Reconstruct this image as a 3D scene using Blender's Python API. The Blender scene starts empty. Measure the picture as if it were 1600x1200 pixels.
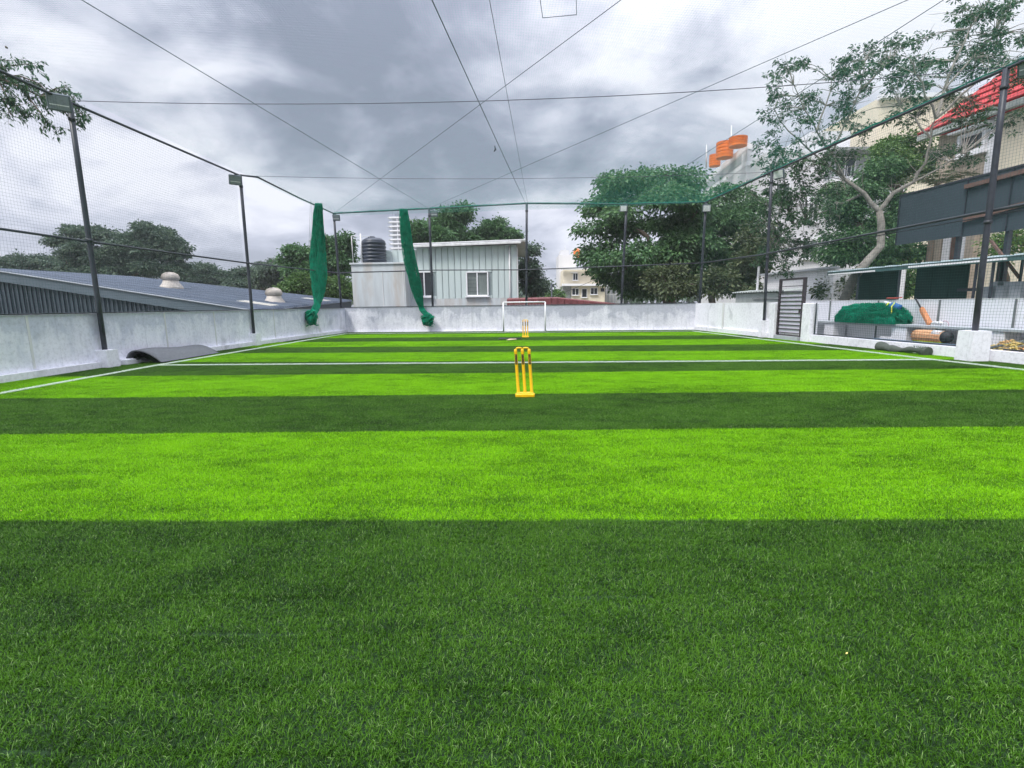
import bpy, math, random
import numpy as np
from mathutils import Matrix, Vector, noise as mnoise

SC = bpy.context.scene
COL = SC.collection
rnd = random.Random(7)
RNG = np.random.default_rng(11)

# ------------------------------------------------------------------ camera
FPX = 780.0                      # focal length in pixels of the 1600 px wide frame
PITCH, YAW, ROLL, HC = .1577, -.0248, -.0132, 1.35
cy, sy = math.cos(YAW), math.sin(YAW)
cp, sp = math.cos(PITCH), math.sin(PITCH)
FW = np.array([sy*cp, cy*cp, -sp])
RT = np.array([cy, -sy, 0.0])
UP = np.cross(RT, FW)
cr, sr = math.cos(ROLL), math.sin(ROLL)
RT, UP = RT*cr + UP*sr, -RT*sr + UP*cr
EYE = np.array([0, 0, HC])
cam_d = bpy.data.cameras.new('camera')
cam = bpy.data.objects.new('camera', cam_d)
COL.objects.link(cam)
cam_d.sensor_fit = 'HORIZONTAL'
cam_d.sensor_width = 36.0
cam_d.lens = FPX/1600*36.0
cam_d.clip_start = .05
cam_d.clip_end = 3000
cam.matrix_world = Matrix(((RT[0], UP[0], -FW[0], 0), (RT[1], UP[1], -FW[1], 0), (RT[2], UP[2], -FW[2], HC), (0, 0, 0, 1)))
SC.camera = cam

# ------------------------------------------------------------------ exposure
SC.view_settings.view_transform = 'Standard'
SC.view_settings.look = 'None'
SC.view_settings.gamma = 1
SC.view_settings.exposure = 1.12
SC.view_settings.use_curve_mapping = False
SC.cycles.max_bounces = 6
SC.cycles.diffuse_bounces = 3
SC.cycles.glossy_bounces = 2
SC.cycles.transmission_bounces = 3
SC.cycles.transparent_max_bounces = 6
SC.cycles.caustics_reflective = False
SC.cycles.caustics_refractive = False

SUN_EL, SUN_ROT = math.radians(54), math.radians(222)
# ------------------------------------------------------------------ world
W = bpy.data.worlds.new("World")
SC.world = W
W.use_nodes = True
nt = W.node_tree
nt.nodes.clear()


class NB:
    """small node builder"""
    def __init__(s, tree):
        s.t = tree

    def n(s, typ, **kw):
        nd = s.t.nodes.new(typ)
        for k, v in kw.items():
            if k.startswith('i_'):
                nd.inputs[k[2:].replace('_', ' ')].default_value = v
            else:
                setattr(nd, k, v)
        return nd

    def l(s, a, b):
        s.t.links.new(a, b)

    def math(s, op, a, b=None, c=None, clamp=False):
        nd = s.t.nodes.new('ShaderNodeMath')
        nd.operation = op
        nd.use_clamp = clamp
        for i, v in enumerate((a, b, c)):
            if v is None:
                continue
            if isinstance(v, (int, float)):
                nd.inputs[i].default_value = v
            else:
                s.l(v, nd.inputs[i])
        return nd.outputs[0]

    def vmath(s, op, a, b=None):
        nd = s.t.nodes.new('ShaderNodeVectorMath')
        nd.operation = op
        for i, v in enumerate((a, b)):
            if v is None:
                continue
            if isinstance(v, (tuple, list)):
                nd.inputs[i].default_value = v
            else:
                s.l(v, nd.inputs[i])
        return nd.outputs['Value'] if op in ('DOT_PRODUCT', 'LENGTH') else nd.outputs[0]

    def noise(s, vec, scale, detail=4, rough=.55, dist=0.0, dim='3D'):
        nd = s.t.nodes.new('ShaderNodeTexNoise')
        nd.noise_dimensions = dim
        nd.inputs['Scale'].default_value = scale
        nd.inputs['Detail'].default_value = detail
        nd.inputs['Roughness'].default_value = rough
        nd.inputs['Distortion'].default_value = dist
        if vec is not None:
            s.l(vec, nd.inputs['Vector'])
        return nd.outputs['Fac']

    def ramp(s, fac, stops, interp='LINEAR'):
        nd = s.t.nodes.new('ShaderNodeValToRGB')
        cr_ = nd.color_ramp
        cr_.interpolation = interp
        while len(cr_.elements) > 1:
            cr_.elements.remove(cr_.elements[-1])
        for i, (p, c) in enumerate(stops):
            e = cr_.elements[0] if i == 0 else cr_.elements.new(p)
            e.position = p
            e.color = (c[0], c[1], c[2], 1) if not isinstance(c, (int, float)) else (c, c, c, 1)
        s.l(fac, nd.inputs[0])
        return nd.outputs[0]

    def mix(s, fac, a, b, typ='MIX'):
        nd = s.t.nodes.new('ShaderNodeMix')
        nd.data_type = 'RGBA'
        nd.blend_type = typ
        for sock, v in ((0, fac), (6, a), (7, b)):
            if isinstance(v, (int, float)):
                nd.inputs[sock].default_value = v
            elif isinstance(v, (tuple, list)):
                nd.inputs[sock].default_value = (v[0], v[1], v[2], 1)
            else:
                s.l(v, nd.inputs[sock])
        return nd.outputs[2]


b = NB(nt)
tc = b.n('ShaderNodeTexCoord')
sky = b.n('ShaderNodeTexSky')
sky.sky_type = 'NISHITA'
sky.sun_disc = False
sky.sun_elevation = SUN_EL
sky.sun_rotation = SUN_ROT
sep = b.n('ShaderNodeSeparateXYZ')
b.l(tc.outputs['Generated'], sep.inputs[0])
zz = b.math('ABSOLUTE', sep.outputs[2])
den = b.math('ADD', zz, .30)
cmb = b.n('ShaderNodeCombineXYZ')
b.l(b.math('DIVIDE', sep.outputs[0], den), cmb.inputs[0])
b.l(b.math('DIVIDE', sep.outputs[1], den), cmb.inputs[1])
cmb.inputs[2].default_value = 3.7
cv = cmb.outputs[0]
n1 = b.noise(cv, .95, 3, .5, .3)
n2 = b.noise(cv, 2.6, 7, .55, .5)
n3 = b.noise(b.vmath('ADD', cv, (4.2, 1.7, 0)), 7.0, 5, .55, .2)
cl = b.math('ADD', b.math('MULTIPLY', n1, .34), b.math('ADD', b.math('MULTIPLY', n2, .52), b.math('MULTIPLY', n3, .20)))


def lobe(cx, cyy, r, amp):       # a broad cloud mass at a place on the cloud layer
    d = b.vmath('LENGTH', b.vmath('SUBTRACT', cv, (cx, cyy, 3.7)))
    e = b.math('SUBTRACT', 1.0, b.math('DIVIDE', d, r), clamp=True)
    e = b.math('MULTIPLY', b.math('MULTIPLY', e, e), b.math('SUBTRACT', 3.0, b.math('MULTIPLY', e, 2.0)))
    return b.math('MULTIPLY', e, amp)


def cdir(px, py):                # cloud-layer place of a direction seen in the photograph
    d = FW + RT*(px-800)/FPX - UP*(py-600)/FPX
    d /= np.linalg.norm(d)
    return d[0]/(abs(d[2])+.30), d[1]/(abs(d[2])+.30)


for (px, py, r, a) in ((560, 190, .85, -.10), (360, 40, .35, -.05), (820, 240, .7, -.06), (620, 30, .4, -.07), (190, 70, .5, .10), (450, 120, .5, -.05), (430, 340, .35, .07),
                       (860, 60, .5, .06), (1130, 90, .7, .05), (1400, 60, .8, .04), (80, 300, .6, .03), (900, 360, .5, .08),
                       (400, 340, .5, .05), (1100, 220, .5, -.04), (250, 250, .4, .03)):
    x_, y_ = cdir(px, py)
    cl = b.math('ADD', cl, lobe(x_, y_, r, a))
cl = b.math('ADD', .53, b.math('MULTIPLY', b.math('SUBTRACT', cl, .53), 2.35))
ccol = b.ramp(cl, [(.22, (.23, .26, .34)), (.38, (.355, .385, .485)), (.50, (.53, .56, .67)), (.62, (.74, .76, .865)), (.76, (.95, .965, 1.04))])
# overcast skies brighten towards the zenith, here boosted further to light the ground
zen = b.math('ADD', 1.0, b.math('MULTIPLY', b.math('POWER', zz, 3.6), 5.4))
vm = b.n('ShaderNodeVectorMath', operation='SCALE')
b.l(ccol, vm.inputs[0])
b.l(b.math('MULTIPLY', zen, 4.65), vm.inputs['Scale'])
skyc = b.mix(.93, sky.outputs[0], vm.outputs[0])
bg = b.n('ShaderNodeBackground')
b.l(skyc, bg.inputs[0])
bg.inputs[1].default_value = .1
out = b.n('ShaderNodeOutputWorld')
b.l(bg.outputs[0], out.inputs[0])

sun_d = bpy.data.lights.new('sun', 'SUN')
sun_d.energy = 1.5
sun_d.angle = math.radians(16)
sun_d.color = (1.0, .96, .90)
sun = bpy.data.objects.new('sun', sun_d)
COL.objects.link(sun)
sdir = Vector((math.sin(SUN_ROT)*math.cos(SUN_EL), math.cos(SUN_ROT)*math.cos(SUN_EL), math.sin(SUN_EL)))
sun.rotation_euler = sdir.to_track_quat('Z', 'Y').to_euler()


# ------------------------------------------------------------------ places
def ray(x, y):
    return FW + RT*(x-800)/FPX - UP*(y-600)/FPX


def gnd(x, y, z=0.0):
    d = ray(x, y)
    return EYE + d*((z-HC)/d[2])


def atY(x, y, Y):
    d = ray(x, y)
    return EYE + d*(Y/d[1])


def onplane(x, y, p0, n):
    d = ray(x, y)
    return EYE + d*(np.dot(np.array(p0)-EYE, n)/np.dot(d, n))


RS = .118                        # the right side of the pitch runs along X = 8.42 + RS*(24.93-Y)


def XR(Y, off=0.0):
    return 8.42 + RS*(24.93-Y) + off


def onR(x, y, off=0.0):
    n = np.array([1, RS, 0.0])
    return onplane(x, y, (XR(0, off), 0, 0), n)


def RP(Y, off, z):
    return np.array([XR(Y, off), Y, z])


AR = math.atan(RS)               # rotation of things lined up with the right side
BS = -.0824


def YB(X, off=0.0):
    return 26.4 + BS*(X+9.42) + off


def onB(x, y, off=0.0):
    n = np.array([-BS, 1, 0.0])
    return onplane(x, y, (-9.42, 26.4+off, 0), n)


AB = math.atan(BS)
LWALL = [(-9.93, -4.0), (-9.98, 8.0), (-10.02, 11.6), (-9.86, 18.0), (-9.42, 26.4)]


def XL(Y):
    for (x0, y0), (x1, y1) in zip(LWALL, LWALL[1:]):
        if Y <= y1:
            return x0 + (x1-x0)*(Y-y0)/(y1-y0)
    return LWALL[-1][0]


# ------------------------------------------------------------------ materials
MATS = {}


def mat(name, col, rough=.7, var=.12, scale=6.0, metal=0.0, bump=0.0, bscale=60., spec=.4, col2=None, amt=.5, trans=0.0, streak=False):
    if name in MATS:
        return MATS[name]
    m = bpy.data.materials.new(name)
    m.use_nodes = True
    t = m.node_tree
    B = NB(t)
    p = t.nodes['Principled BSDF']
    p.inputs['Roughness'].default_value = rough
    p.inputs['Metallic'].default_value = metal
    p.inputs['Specular IOR Level'].default_value = spec
    g = B.n('ShaderNodeNewGeometry')
    pos = g.outputs['Position']
    if streak:
        mp = B.n('ShaderNodeMapping')
        mp.inputs['Scale'].default_value = (1, 1, .18)
        B.l(pos, mp.inputs[0])
        pos = mp.outputs[0]
    f = B.noise(pos, scale, 6, .6)
    c = B.mix(B.ramp(f, [(.30, 1-var*1.6), (.5, 1.0), (.70, 1+var)]), (0, 0, 0), col)
    sc_ = B.ramp(f, [(.25, tuple(max(0, x*(1-1.8*var)) for x in col)), (.5, col), (.75, tuple(x*(1+1.2*var) for x in col))])
    c = sc_
    if col2:
        f2 = B.noise(pos, scale*.37, 5, .65, .4)
        c = B.mix(B.ramp(f2, [(.5-.12*amt, 0.0), (.5+.25*(1-amt)+.02, 1.0)]), c, col2)
    B.l(c, p.inputs['Base Color'])
    if bump:
        bn = B.n('ShaderNodeBump')
        bn.inputs['Strength'].default_value = bump
        bn.inputs['Distance'].default_value = .02
        B.l(B.noise(g.outputs['Position'], bscale, 4, .6), bn.inputs['Height'])
        B.l(bn.outputs[0], p.inputs['Normal'])
    if trans:
        tr = B.n('ShaderNodeBsdfTranslucent')
        B.l(c, tr.inputs[0])
        ms = B.n('ShaderNodeMixShader')
        ms.inputs[0].default_value = trans
        B.l(p.outputs[0], ms.inputs[1])
        B.l(tr.outputs[0], ms.inputs[2])
        B.l(ms.outputs[0], t.nodes['Material Output'].inputs[0])
    MATS[name] = m
    return m


def leaf_mat(name, dark, mid, light, trans=.25, rough=.5, spec=.35):
    """foliage: every leaf keeps its own tone (attribute rnd), clumps differ by noise"""
    m = bpy.data.materials.new(name)
    m.use_nodes = True
    t = m.node_tree
    B = NB(t)
    p = t.nodes['Principled BSDF']
    p.inputs['Roughness'].default_value = rough
    p.inputs['Specular IOR Level'].default_value = spec
    a = B.n('ShaderNodeAttribute', attribute_name='rnd')
    g = B.n('ShaderNodeNewGeometry')
    f = B.math('ADD', B.math('MULTIPLY', a.outputs['Fac'], .6), B.math('MULTIPLY', B.noise(g.outputs['Position'], .8, 3), .5))
    c = B.ramp(f, [(.15, dark), (.5, mid), (.95, light)])
    B.l(c, p.inputs['Base Color'])
    tr = B.n('ShaderNodeBsdfTranslucent')
    B.l(c, tr.inputs[0])
    ms = B.n('ShaderNodeMixShader')
    ms.inputs[0].default_value = trans
    B.l(p.outputs[0], ms.inputs[1])
    B.l(tr.outputs[0], ms.inputs[2])
    B.l(ms.outputs[0], t.nodes['Material Output'].inputs[0])
    return m


def turf_mat(name, stops, big, spec=.35, rough=.45, trans=.25):
    m = bpy.data.materials.new(name)
    m.use_nodes = True
    t = m.node_tree
    B = NB(t)
    p = t.nodes['Principled BSDF']
    p.inputs['Roughness'].default_value = rough
    p.inputs['Specular IOR Level'].default_value = spec
    a = B.n('ShaderNodeAttribute', attribute_name='rnd')
    g = B.n('ShaderNodeNewGeometry')
    pos = g.outputs['Position']
    mp = B.n('ShaderNodeMapping')
    mp.inputs['Scale'].default_value = (.45, 1.0, 1)
    mp.inputs['Rotation'].default_value = (0, 0, .15)
    B.l(pos, mp.inputs[0])
    f1 = B.noise(mp.outputs[0], .75, 5, .65, .6)
    f2 = B.noise(mp.outputs[0], 4.5, 5, .65, .3)
    f = B.math('ADD', B.math('ADD', .04, B.math('MULTIPLY', a.outputs['Fac'], .88)), B.math('MULTIPLY', B.math('SUBTRACT', B.math('ADD', B.math('MULTIPLY', f1, .5), B.math('MULTIPLY', f2, .5)), .5), big*6.0))
    c = B.ramp(B.math('MINIMUM', f, .90), stops[:-1])
    c = B.mix(B.ramp(a.outputs['Fac'], [(.93, 0.0), (.98, .85)]), c, stops[-1][1])  # palest blades: specular flecks painted into the blade colour
    B.l(c, p.inputs['Base Color'])
    tr = B.n('ShaderNodeBsdfTranslucent')
    B.l(c, tr.inputs[0])
    ms = B.n('ShaderNodeMixShader')
    ms.inputs[0].default_value = trans
    B.l(p.outputs[0], ms.inputs[1])
    B.l(tr.outputs[0], ms.inputs[2])
    B.l(ms.outputs[0], t.nodes['Material Output'].inputs[0])
    return m


def plaster_mat(name, grey, white, zlo, zhi, bias=0.0):
    """patchy whitewash over grey cement: brushed areas, runs and stains"""
    m = bpy.data.materials.new(name)
    m.use_nodes = True
    t = m.node_tree
    B = NB(t)
    p = t.nodes['Principled BSDF']
    p.inputs['Roughness'].default_value = .85
    p.inputs['Specular IOR Level'].default_value = .2
    g = B.n('ShaderNodeNewGeometry')
    pos = g.outputs['Position']
    s3 = B.n('ShaderNodeSeparateXYZ')
    B.l(pos, s3.inputs[0])
    f1 = B.noise(pos, 1.5, 6, .62, .6)
    mp = B.n('ShaderNodeMapping')
    mp.inputs['Scale'].default_value = (5, 5, .7)
    B.l(pos, mp.inputs[0])
    f2 = B.noise(mp.outputs[0], 1.0, 4, .6, .2)
    h = B.math('DIVIDE', B.math('SUBTRACT', zhi, s3.outputs[2]), zhi-zlo)      # how far the brush reached down the wall
    f = B.math('ADD', B.math('ADD', B.math('MULTIPLY', f1, .75), B.math('MULTIPLY', f2, .35)), B.math('MULTIPLY', h, .42))
    k = B.ramp(f, [(.56-bias, 0.0), (.64-bias, .45), (.78-bias, .8), (.95-bias, 1.0)])
    c = B.mix(k, grey, white)
    f3 = B.noise(pos, 14., 5, .65)
    c = B.mix(.5, c, B.ramp(f3, [(.3, .62), (.5, 1.0), (.75, 1.15)]), 'MULTIPLY')
    mp2 = B.n('ShaderNodeMapping')
    mp2.inputs['Scale'].default_value = (9, 9, .35)
    B.l(pos, mp2.inputs[0])
    f5 = B.noise(mp2.outputs[0], 1.0, 5, .7, .15)                       # rain runs
    c = B.mix(B.math('MULTIPLY', B.ramp(f5, [(.58, 0.0), (.70, .55)]), B.ramp(f1, [(.35, .3), (.6, 1.0)])), c, tuple(x*.68 for x in grey))
    f6 = B.noise(pos, 5.5, 3, .5, .2)
    c = B.mix(B.ramp(f6, [(.70, 0.0), (.74, .4)]), c, tuple(x*.75 for x in grey))   # scuffs
    f4 = B.noise(pos, .9, 3, .5, 1.)
    c = B.mix(B.ramp(f4, [(.60, 0.0), (.72, .45)]), c, (.36, .37, .40))
    B.l(c, p.inputs['Base Color'])
    bn = B.n('ShaderNodeBump')
    bn.inputs['Strength'].default_value = .35
    bn.inputs['Distance'].default_value = .01
    B.l(B.noise(pos, 45, 5, .6), bn.inputs['Height'])
    B.l(bn.outputs[0], p.inputs['Normal'])
    return m


M_WALL = plaster_mat('whitewashed_cement', (.46, .475, .545), (.82, .82, .875), 0.0, 1.3, -.08)
M_WALLL = plaster_mat('left_wall_whitewash', (.58, .60, .70), (.88, .88, .94), 0.0, 1.3, -.07)
M_WALLW = plaster_mat('white_plaster', (.66, .66, .71), (.84, .84, .885), 0.0, 1.3, .14)
M_STEEL = mat('dark_painted_steel', (.030, .036, .048), .45, .2, 9., spec=.5)
M_RAIL = mat('dark_rail', (.04, .046, .056), .5, .2, 9.)
M_WIRE = mat('dark_cable', (.07, .08, .10), .6, .1)
M_NET = mat('green_net_cord', (.015, .34, .25), .6, .15, 3., trans=.45)
M_NETD = mat('side_net_cord', (.012, .075, .062), .7, .15, 3.)
M_BUNCH = mat('gathered_green_net', (.008, .36, .21), .65, .25, 5., trans=.55, spec=.15)
M_YEL = mat('yellow_plastic', (.86, .50, .003), .38, .06, 20., spec=.5)
M_STICK = mat('dark_sticker', (.05, .04, .02), .5, .5, 60., col2=(.35, .2, .02), amt=.4)
M_WHITE = mat('white_paint', (.78, .78, .80), .5, .05, 8.)
M_DIRTW = mat('weathered_white', (.62, .62, .62), .7, .12, 4., streak=True)
M_GREYC = mat('grey_cement_render', (.50, .54, .555), .85, .10, 2.2, bump=.2, streak=True, col2=(.42, .36, .30), amt=.2)
M_CLAD = mat('pale_green_metal_sheet', (.50, .575, .565), .5, .05, 1.2, metal=.0, spec=.4, streak=True)
M_CLADB = mat('sheet_joint', (.26, .31, .31), .7, .05)
M_GLASS = mat('dark_window_glass', (.025, .032, .036), .12, .2, .6, spec=.6)
M_GLASSL = mat('curtained_glass', (.16, .19, .18), .15, .3, 1.2, spec=.6, streak=True)
M_TANK = mat('black_tank_plastic', (.020, .029, .044), .42, .12, 3., spec=.5)
M_ORANGE = mat('orange_tank_plastic', (.75, .17, .02), .5, .08, 2.)
M_SHEDR = mat('blue_grey_roof_sheet', (.115, .145, .195), .5, .14, 1.0, spec=.4, streak=True)
M_SHEDR2 = mat('faded_roof_sheet', (.145, .175, .225), .5, .14, 1.0, spec=.4, streak=True)
M_SHEDW = mat('slate_wall_sheet', (.042, .058, .075), .55, .1, 1.5)
M_TRIM = mat('slate_trim', (.085, .115, .14), .5, .06, 2.)
M_VERGE = mat('grey_verge_trim', (.30, .33, .36), .5, .1, 4.)
M_SKYL = mat('cream_roof_light', (.62, .58, .46), .5, .08, 2.)
M_VENT = mat('cream_vent_metal', (.46, .42, .37), .5, .15, 6.)
M_BARK = mat('grey_bark', (.13, .105, .08), .9, .3, 5., bump=.5, bscale=18)
M_BARKP = mat('pale_bark', (.235, .22, .195), .85, .3, 6., bump=.4, bscale=20)
M_CREAM = mat('cream_wall', (.70, .635, .50), .85, .05, 1.)
M_WWALL = mat('white_building_wall', (.62, .62, .635), .85, .05, .5, streak=True)
M_GREYW = mat('grey_building_wall', (.34, .36, .38), .85, .08, 1.)
M_TOWER = mat('pale_tower_wall', (.42, .44, .44), .85, .1, .1)
M_TWIN = mat('tower_glass', (.20, .22, .23), .4, .1, .1)
M_STONE = mat('grey_stone_cladding', (.26, .275, .27), .85, .25, 5.)
M_REDT = mat('red_roof_tile', (.43, .06, .065), .8, .3, 4., spec=.15)
M_REDS = mat('dull_red_sheet', (.17, .05, .05), .6, .15, 2.)
M_BRICK = mat('brown_grey_board', (.46, .385, .31), .8, .15, 3.)
M_BROWN = mat('brown_beam', (.14, .085, .07), .7, .2, 5.)
M_HOARD = mat('slate_hoarding_sheet', (.043, .060, .074), .55, .06, 1.)
M_TARP = mat('dark_green_tarpaulin', (.010, .042, .036), .75, .15, 2.)
M_CANO = mat('green_blue_canopy_sheet', (.055, .115, .115), .45, .15, 2., spec=.5)
M_CANOW = mat('pale_sheet_crest', (.55, .66, .70), .45, .1, 2.)
M_PANEL = mat('white_board_panel', (.82, .82, .87), .55, .04, 1.5)
M_CEM = mat('bench_slab_cement', (.40, .43, .45), .85, .1, 4., bump=.2)
M_SHADE = mat('grey_under_wall', (.46, .48, .50), .85, .08, 3.)
M_LAV = mat('lavender_gate_sheet', (.60, .575, .68), .5, .05, 3.)
M_GATE = mat('dark_brown_gate_steel', (.05, .042, .048), .5, .15, 8.)
M_WILLOW = mat('orange_willow', (.62, .26, .12), .55, .12, 12.)
M_WILLP2 = mat('tan_cane', (.66, .38, .20), .6, .2, 14.)
M_WILLP = mat('pale_willow', (.62, .50, .33), .55, .12, 12.)
M_GRIP = mat('dark_grip', (.03, .03, .035), .7, .2, 20.)
M_ROLLG = mat('grey_turf_backing', (.115, .125, .135), .8, .12, 14., bump=.3, bscale=120)
M_ROLLG2 = mat('olive_turf_backing', (.075, .09, .075), .85, .2, 9., bump=.4, bscale=60)
M_BLUE = mat('blue_cloth', (.02, .12, .30), .7, .2, 20.)
M_LIME = mat('lime_strap', (.55, .62, .04), .6, .1)
M_MATB = mat('blue_mat', (.06, .16, .27), .7, .1, 5.)
M_CHAFF = mat('yellow_scrap', (.62, .48, .16), .8, .3, 10., col2=(.45, .22, .12), amt=.2)
M_PIPE = mat('grey_pipe', (.16, .18, .18), .55, .2, 5.)
M_LENS = mat('floodlight_glass', (.22, .25, .28), .55, .15, 12., spec=.3)
M_LENSW = mat('skylit_floodlight_glass', (.72, .74, .76), .5, .1, 12., spec=.3)  # white copy of the lens glass, sky reflection painted into its colour
M_LAMP = mat('floodlight_housing', (.10, .13, .145), .5, .1, 8.)
M_ASB = mat('asbestos_sheet', (.36, .39, .37), .85, .15, 3., streak=True)
M_BLOCK = mat('grey_block', (.30, .33, .35), .85, .1, 3.)
M_RUST = mat('rusty_pole', (.30, .30, .29), .7, .2, 4.)
M_EARTH = mat('dusty_earth', (.20, .17, .12), .95, .25, .3, col2=(.09, .13, .05), amt=.6)
M_YARD = mat('yard_cement', (.36, .36, .35), .9, .15, 1.)
M_BASE_L = mat('turf_base_light', (.03, .10, .004), .95, .3, 40.)
M_BASE_D = mat('turf_base_dark', (.008, .03, .006), .95, .3, 40.)
M_BLADE_L = turf_mat('light_turf_blade', [(.02, (.040, .12, .0012)), (.40, (.165, .43, .002)), (.78, (.255, .58, .003)), (.99, (.40, .68, .05))], .42, spec=.10)
M_BLADE_D = turf_mat('dark_turf_blade', [(.02, (.010, .036, .003)), (.38, (.044, .134, .006)), (.76, (.080, .200, .014)), (.985, (.24, .36, .13))], .46, spec=.14)
M_BLADE_W = turf_mat('white_turf_blade', [(.10, (.50, .60, .50)), (.5, (.72, .80, .70)), (.9, (.85, .90, .84))], .2)


# ------------------------------------------------------------------ mesh builder
def rotz(a):
    c, s = math.cos(a), math.sin(a)
    return np.array([[c, -s, 0], [s, c, 0], [0, 0, 1.0]])


class MB:
    def __init__(s):
        s.v, s.f, s.nv, s.sm = [], [], 0, []

    def add(s, verts, faces, smooth=False):
        o = s.nv
        s.v.append(np.asarray(verts, float).reshape(-1, 3))
        s.nv += len(s.v[-1])
        s.f += [tuple(i+o for i in f) for f in faces]
        s.sm += [smooth]*len(faces)
        return s

    def box(s, c, size, rz=0.0, bev=0.0):
        hx, hy, hz = (x/2 for x in size)
        if bev > 0:
            bev = min(bev, hx*.8, hy*.8, hz*.8)
            V, idx = [], {}
            for sx in (-1, 1):
                for sy_ in (-1, 1):
                    for sz in (-1, 1):
                        for ax in range(3):
                            p = [sx*(hx-bev), sy_*(hy-bev), sz*(hz-bev)]
                            p[ax] = (sx*hx, sy_*hy, sz*hz)[ax]
                            idx[(sx, sy_, sz, ax)] = len(V)
                            V.append(p)
            F = []
            S = (-1, 1)
            for ax in range(3):
                o1, o2 = [a for a in range(3) if a != ax]
                for sg in S:
                    q = []
                    for (a, c2) in ((-1, -1), (1, -1), (1, 1), (-1, 1)):
                        k = [0, 0, 0]
                        k[ax], k[o1], k[o2] = sg, a, c2
                        q.append(idx[(k[0], k[1], k[2], ax)])
                    if (sg > 0) != (ax != 1):
                        q.reverse()
                    F.append(q)
            for ax in range(3):          # edge strips along ax
                o1, o2 = [a for a in range(3) if a != ax]
                for s1 in S:
                    for s2 in S:
                        def kk(sa, which):
                            k = [0, 0, 0]
                            k[ax], k[o1], k[o2] = sa, s1, s2
                            return idx[(k[0], k[1], k[2], which)]
                        F.append([kk(-1, o1), kk(1, o1), kk(1, o2), kk(-1, o2)])
            for sx in S:
                for sy_ in S:
                    for sz in S:
                        F.append([idx[(sx, sy_, sz, a)] for a in range(3)])
            V = np.array(V)
        else:
            V = np.array([[x, y, z] for x in (-hx, hx) for y in (-hy, hy) for z in (-hz, hz)])
            F = [(0, 1, 3, 2), (4, 6, 7, 5), (0, 4, 5, 1), (2, 3, 7, 6), (0, 2, 6, 4), (1, 5, 7, 3)]
        return s.add(V@rotz(rz).T + np.array(c), F)

    def bar(s, p, q, w, h, up=(0, 0, 1), bev=0.0):
        """box from p to q, w wide sideways, h high"""
        p, q = np.array(p, float), np.array(q, float)
        d = q-p
        L = np.linalg.norm(d)
        d /= L
        sd = np.cross(d, up)
        if np.linalg.norm(sd) < 1e-6:
            sd = np.array([1.0, 0, 0])
        sd /= np.linalg.norm(sd)
        u = np.cross(sd, d)
        t = MB().box((0, 0, 0), (w, L, h), bev=bev)
        V = t.v[0]
        return s.add(V[:, :1]*sd + V[:, 1:2]*d + V[:, 2:3]*u + (p+q)/2, t.f)

    def hexa(s, lo, hi):
        """eight corners: four below, four above, same order"""
        V = np.array(list(lo)+list(hi), float)
        return s.add(V, [(3, 2, 1, 0), (4, 5, 6, 7), (0, 1, 5, 4), (1, 2, 6, 5), (2, 3, 7, 6), (3, 0, 4, 7)])

    def slab(s, quad, th):
        quad = [np.array(q, float) for q in quad]
        th = np.array(th, float)
        return s.hexa(quad, [q+th for q in quad])

    def tube(s, pts, r, n=6, caps=True, smooth=True):
        P = np.array(pts, float)
        k = len(P)
        R = np.full(k, r) if np.isscalar(r) else np.array(r, float)
        T = np.gradient(P, axis=0)
        T /= np.linalg.norm(T, axis=1)[:, None]+1e-12
        ref = np.array([0, 0, 1.0]) if abs(T[0][2]) < .9 else np.array([1.0, 0, 0])
        V = []
        a = np.arange(n)*2*math.pi/n
        for i in range(k):
            x = np.cross(T[i], ref)
            if np.linalg.norm(x) < 1e-5:
                x = np.array([1.0, 0, 0])
            x /= np.linalg.norm(x)
            y = np.cross(T[i], x)
            ref = np.cross(x, T[i])
            V.append(P[i] + R[i]*(np.cos(a)[:, None]*x + np.sin(a)[:, None]*y))
        F = []
        for i in range(k-1):
            for j in range(n):
                j2 = (j+1) % n
                F.append((i*n+j, i*n+j2, (i+1)*n+j2, (i+1)*n+j))
        s.add(np.concatenate(V), F, smooth)
        if caps:
            o = s.nv-k*n
            s.f += [tuple(o+j for j in reversed(range(n))), tuple(o+(k-1)*n+j for j in range(n))]
            s.sm += [False, False]
        return s

    def lathe(s, prof, c=(0, 0, 0), n=20, smooth=True):
        k = len(prof)
        a = np.arange(n)*2*math.pi/n
        V = np.concatenate([np.stack([r*np.cos(a), r*np.sin(a), np.full(n, z)], 1) for r, z in prof]) + np.array(c)
        F = [(i*n+j, i*n+(j+1) % n, (i+1)*n+(j+1) % n, (i+1)*n+j) for i in range(k-1) for j in range(n)]
        s.add(V, F, smooth)
        o = s.nv-k*n
        s.f += [tuple(o+j for j in reversed(range(n))), tuple(o+(k-1)*n+j for j in range(n))]
        s.sm += [False, False]
        return s

    def build(s, name, m, parent=None, **tags):
        V = np.concatenate(s.v)
        base = np.zeros(3)
        if parent is not None:
            base = np.array(parent.get('_base', (0, 0, 0)))
        elif 'at' in tags:
            base = np.array(tags.pop('at'), float)
        me = bpy.data.meshes.new(name)
        me.from_pydata((V-base).tolist(), [], s.f)
        me.polygons.foreach_set('use_smooth', s.sm)
        me.materials.append(m)
        me.update()
        return link(name, me, parent, base, tags)


BASES = {}


def link(name, data, parent=None, base=(0, 0, 0), tags=None):
    o = bpy.data.objects.new(name, data)
    COL.objects.link(o)
    if parent is not None:
        o.parent = parent
    else:
        o.location = tuple(float(x) for x in base)
    o['_base'] = [float(x) for x in base]
    for k, v in (tags or {}).items():
        o[k] = v
    return o


def thing(name, base, label, category, group=None):
    o = link(name, None, None, base)
    o.empty_display_size = .2
    o['label'] = label
    o['category'] = category
    if group:
        o['group'] = group
    return o


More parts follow.
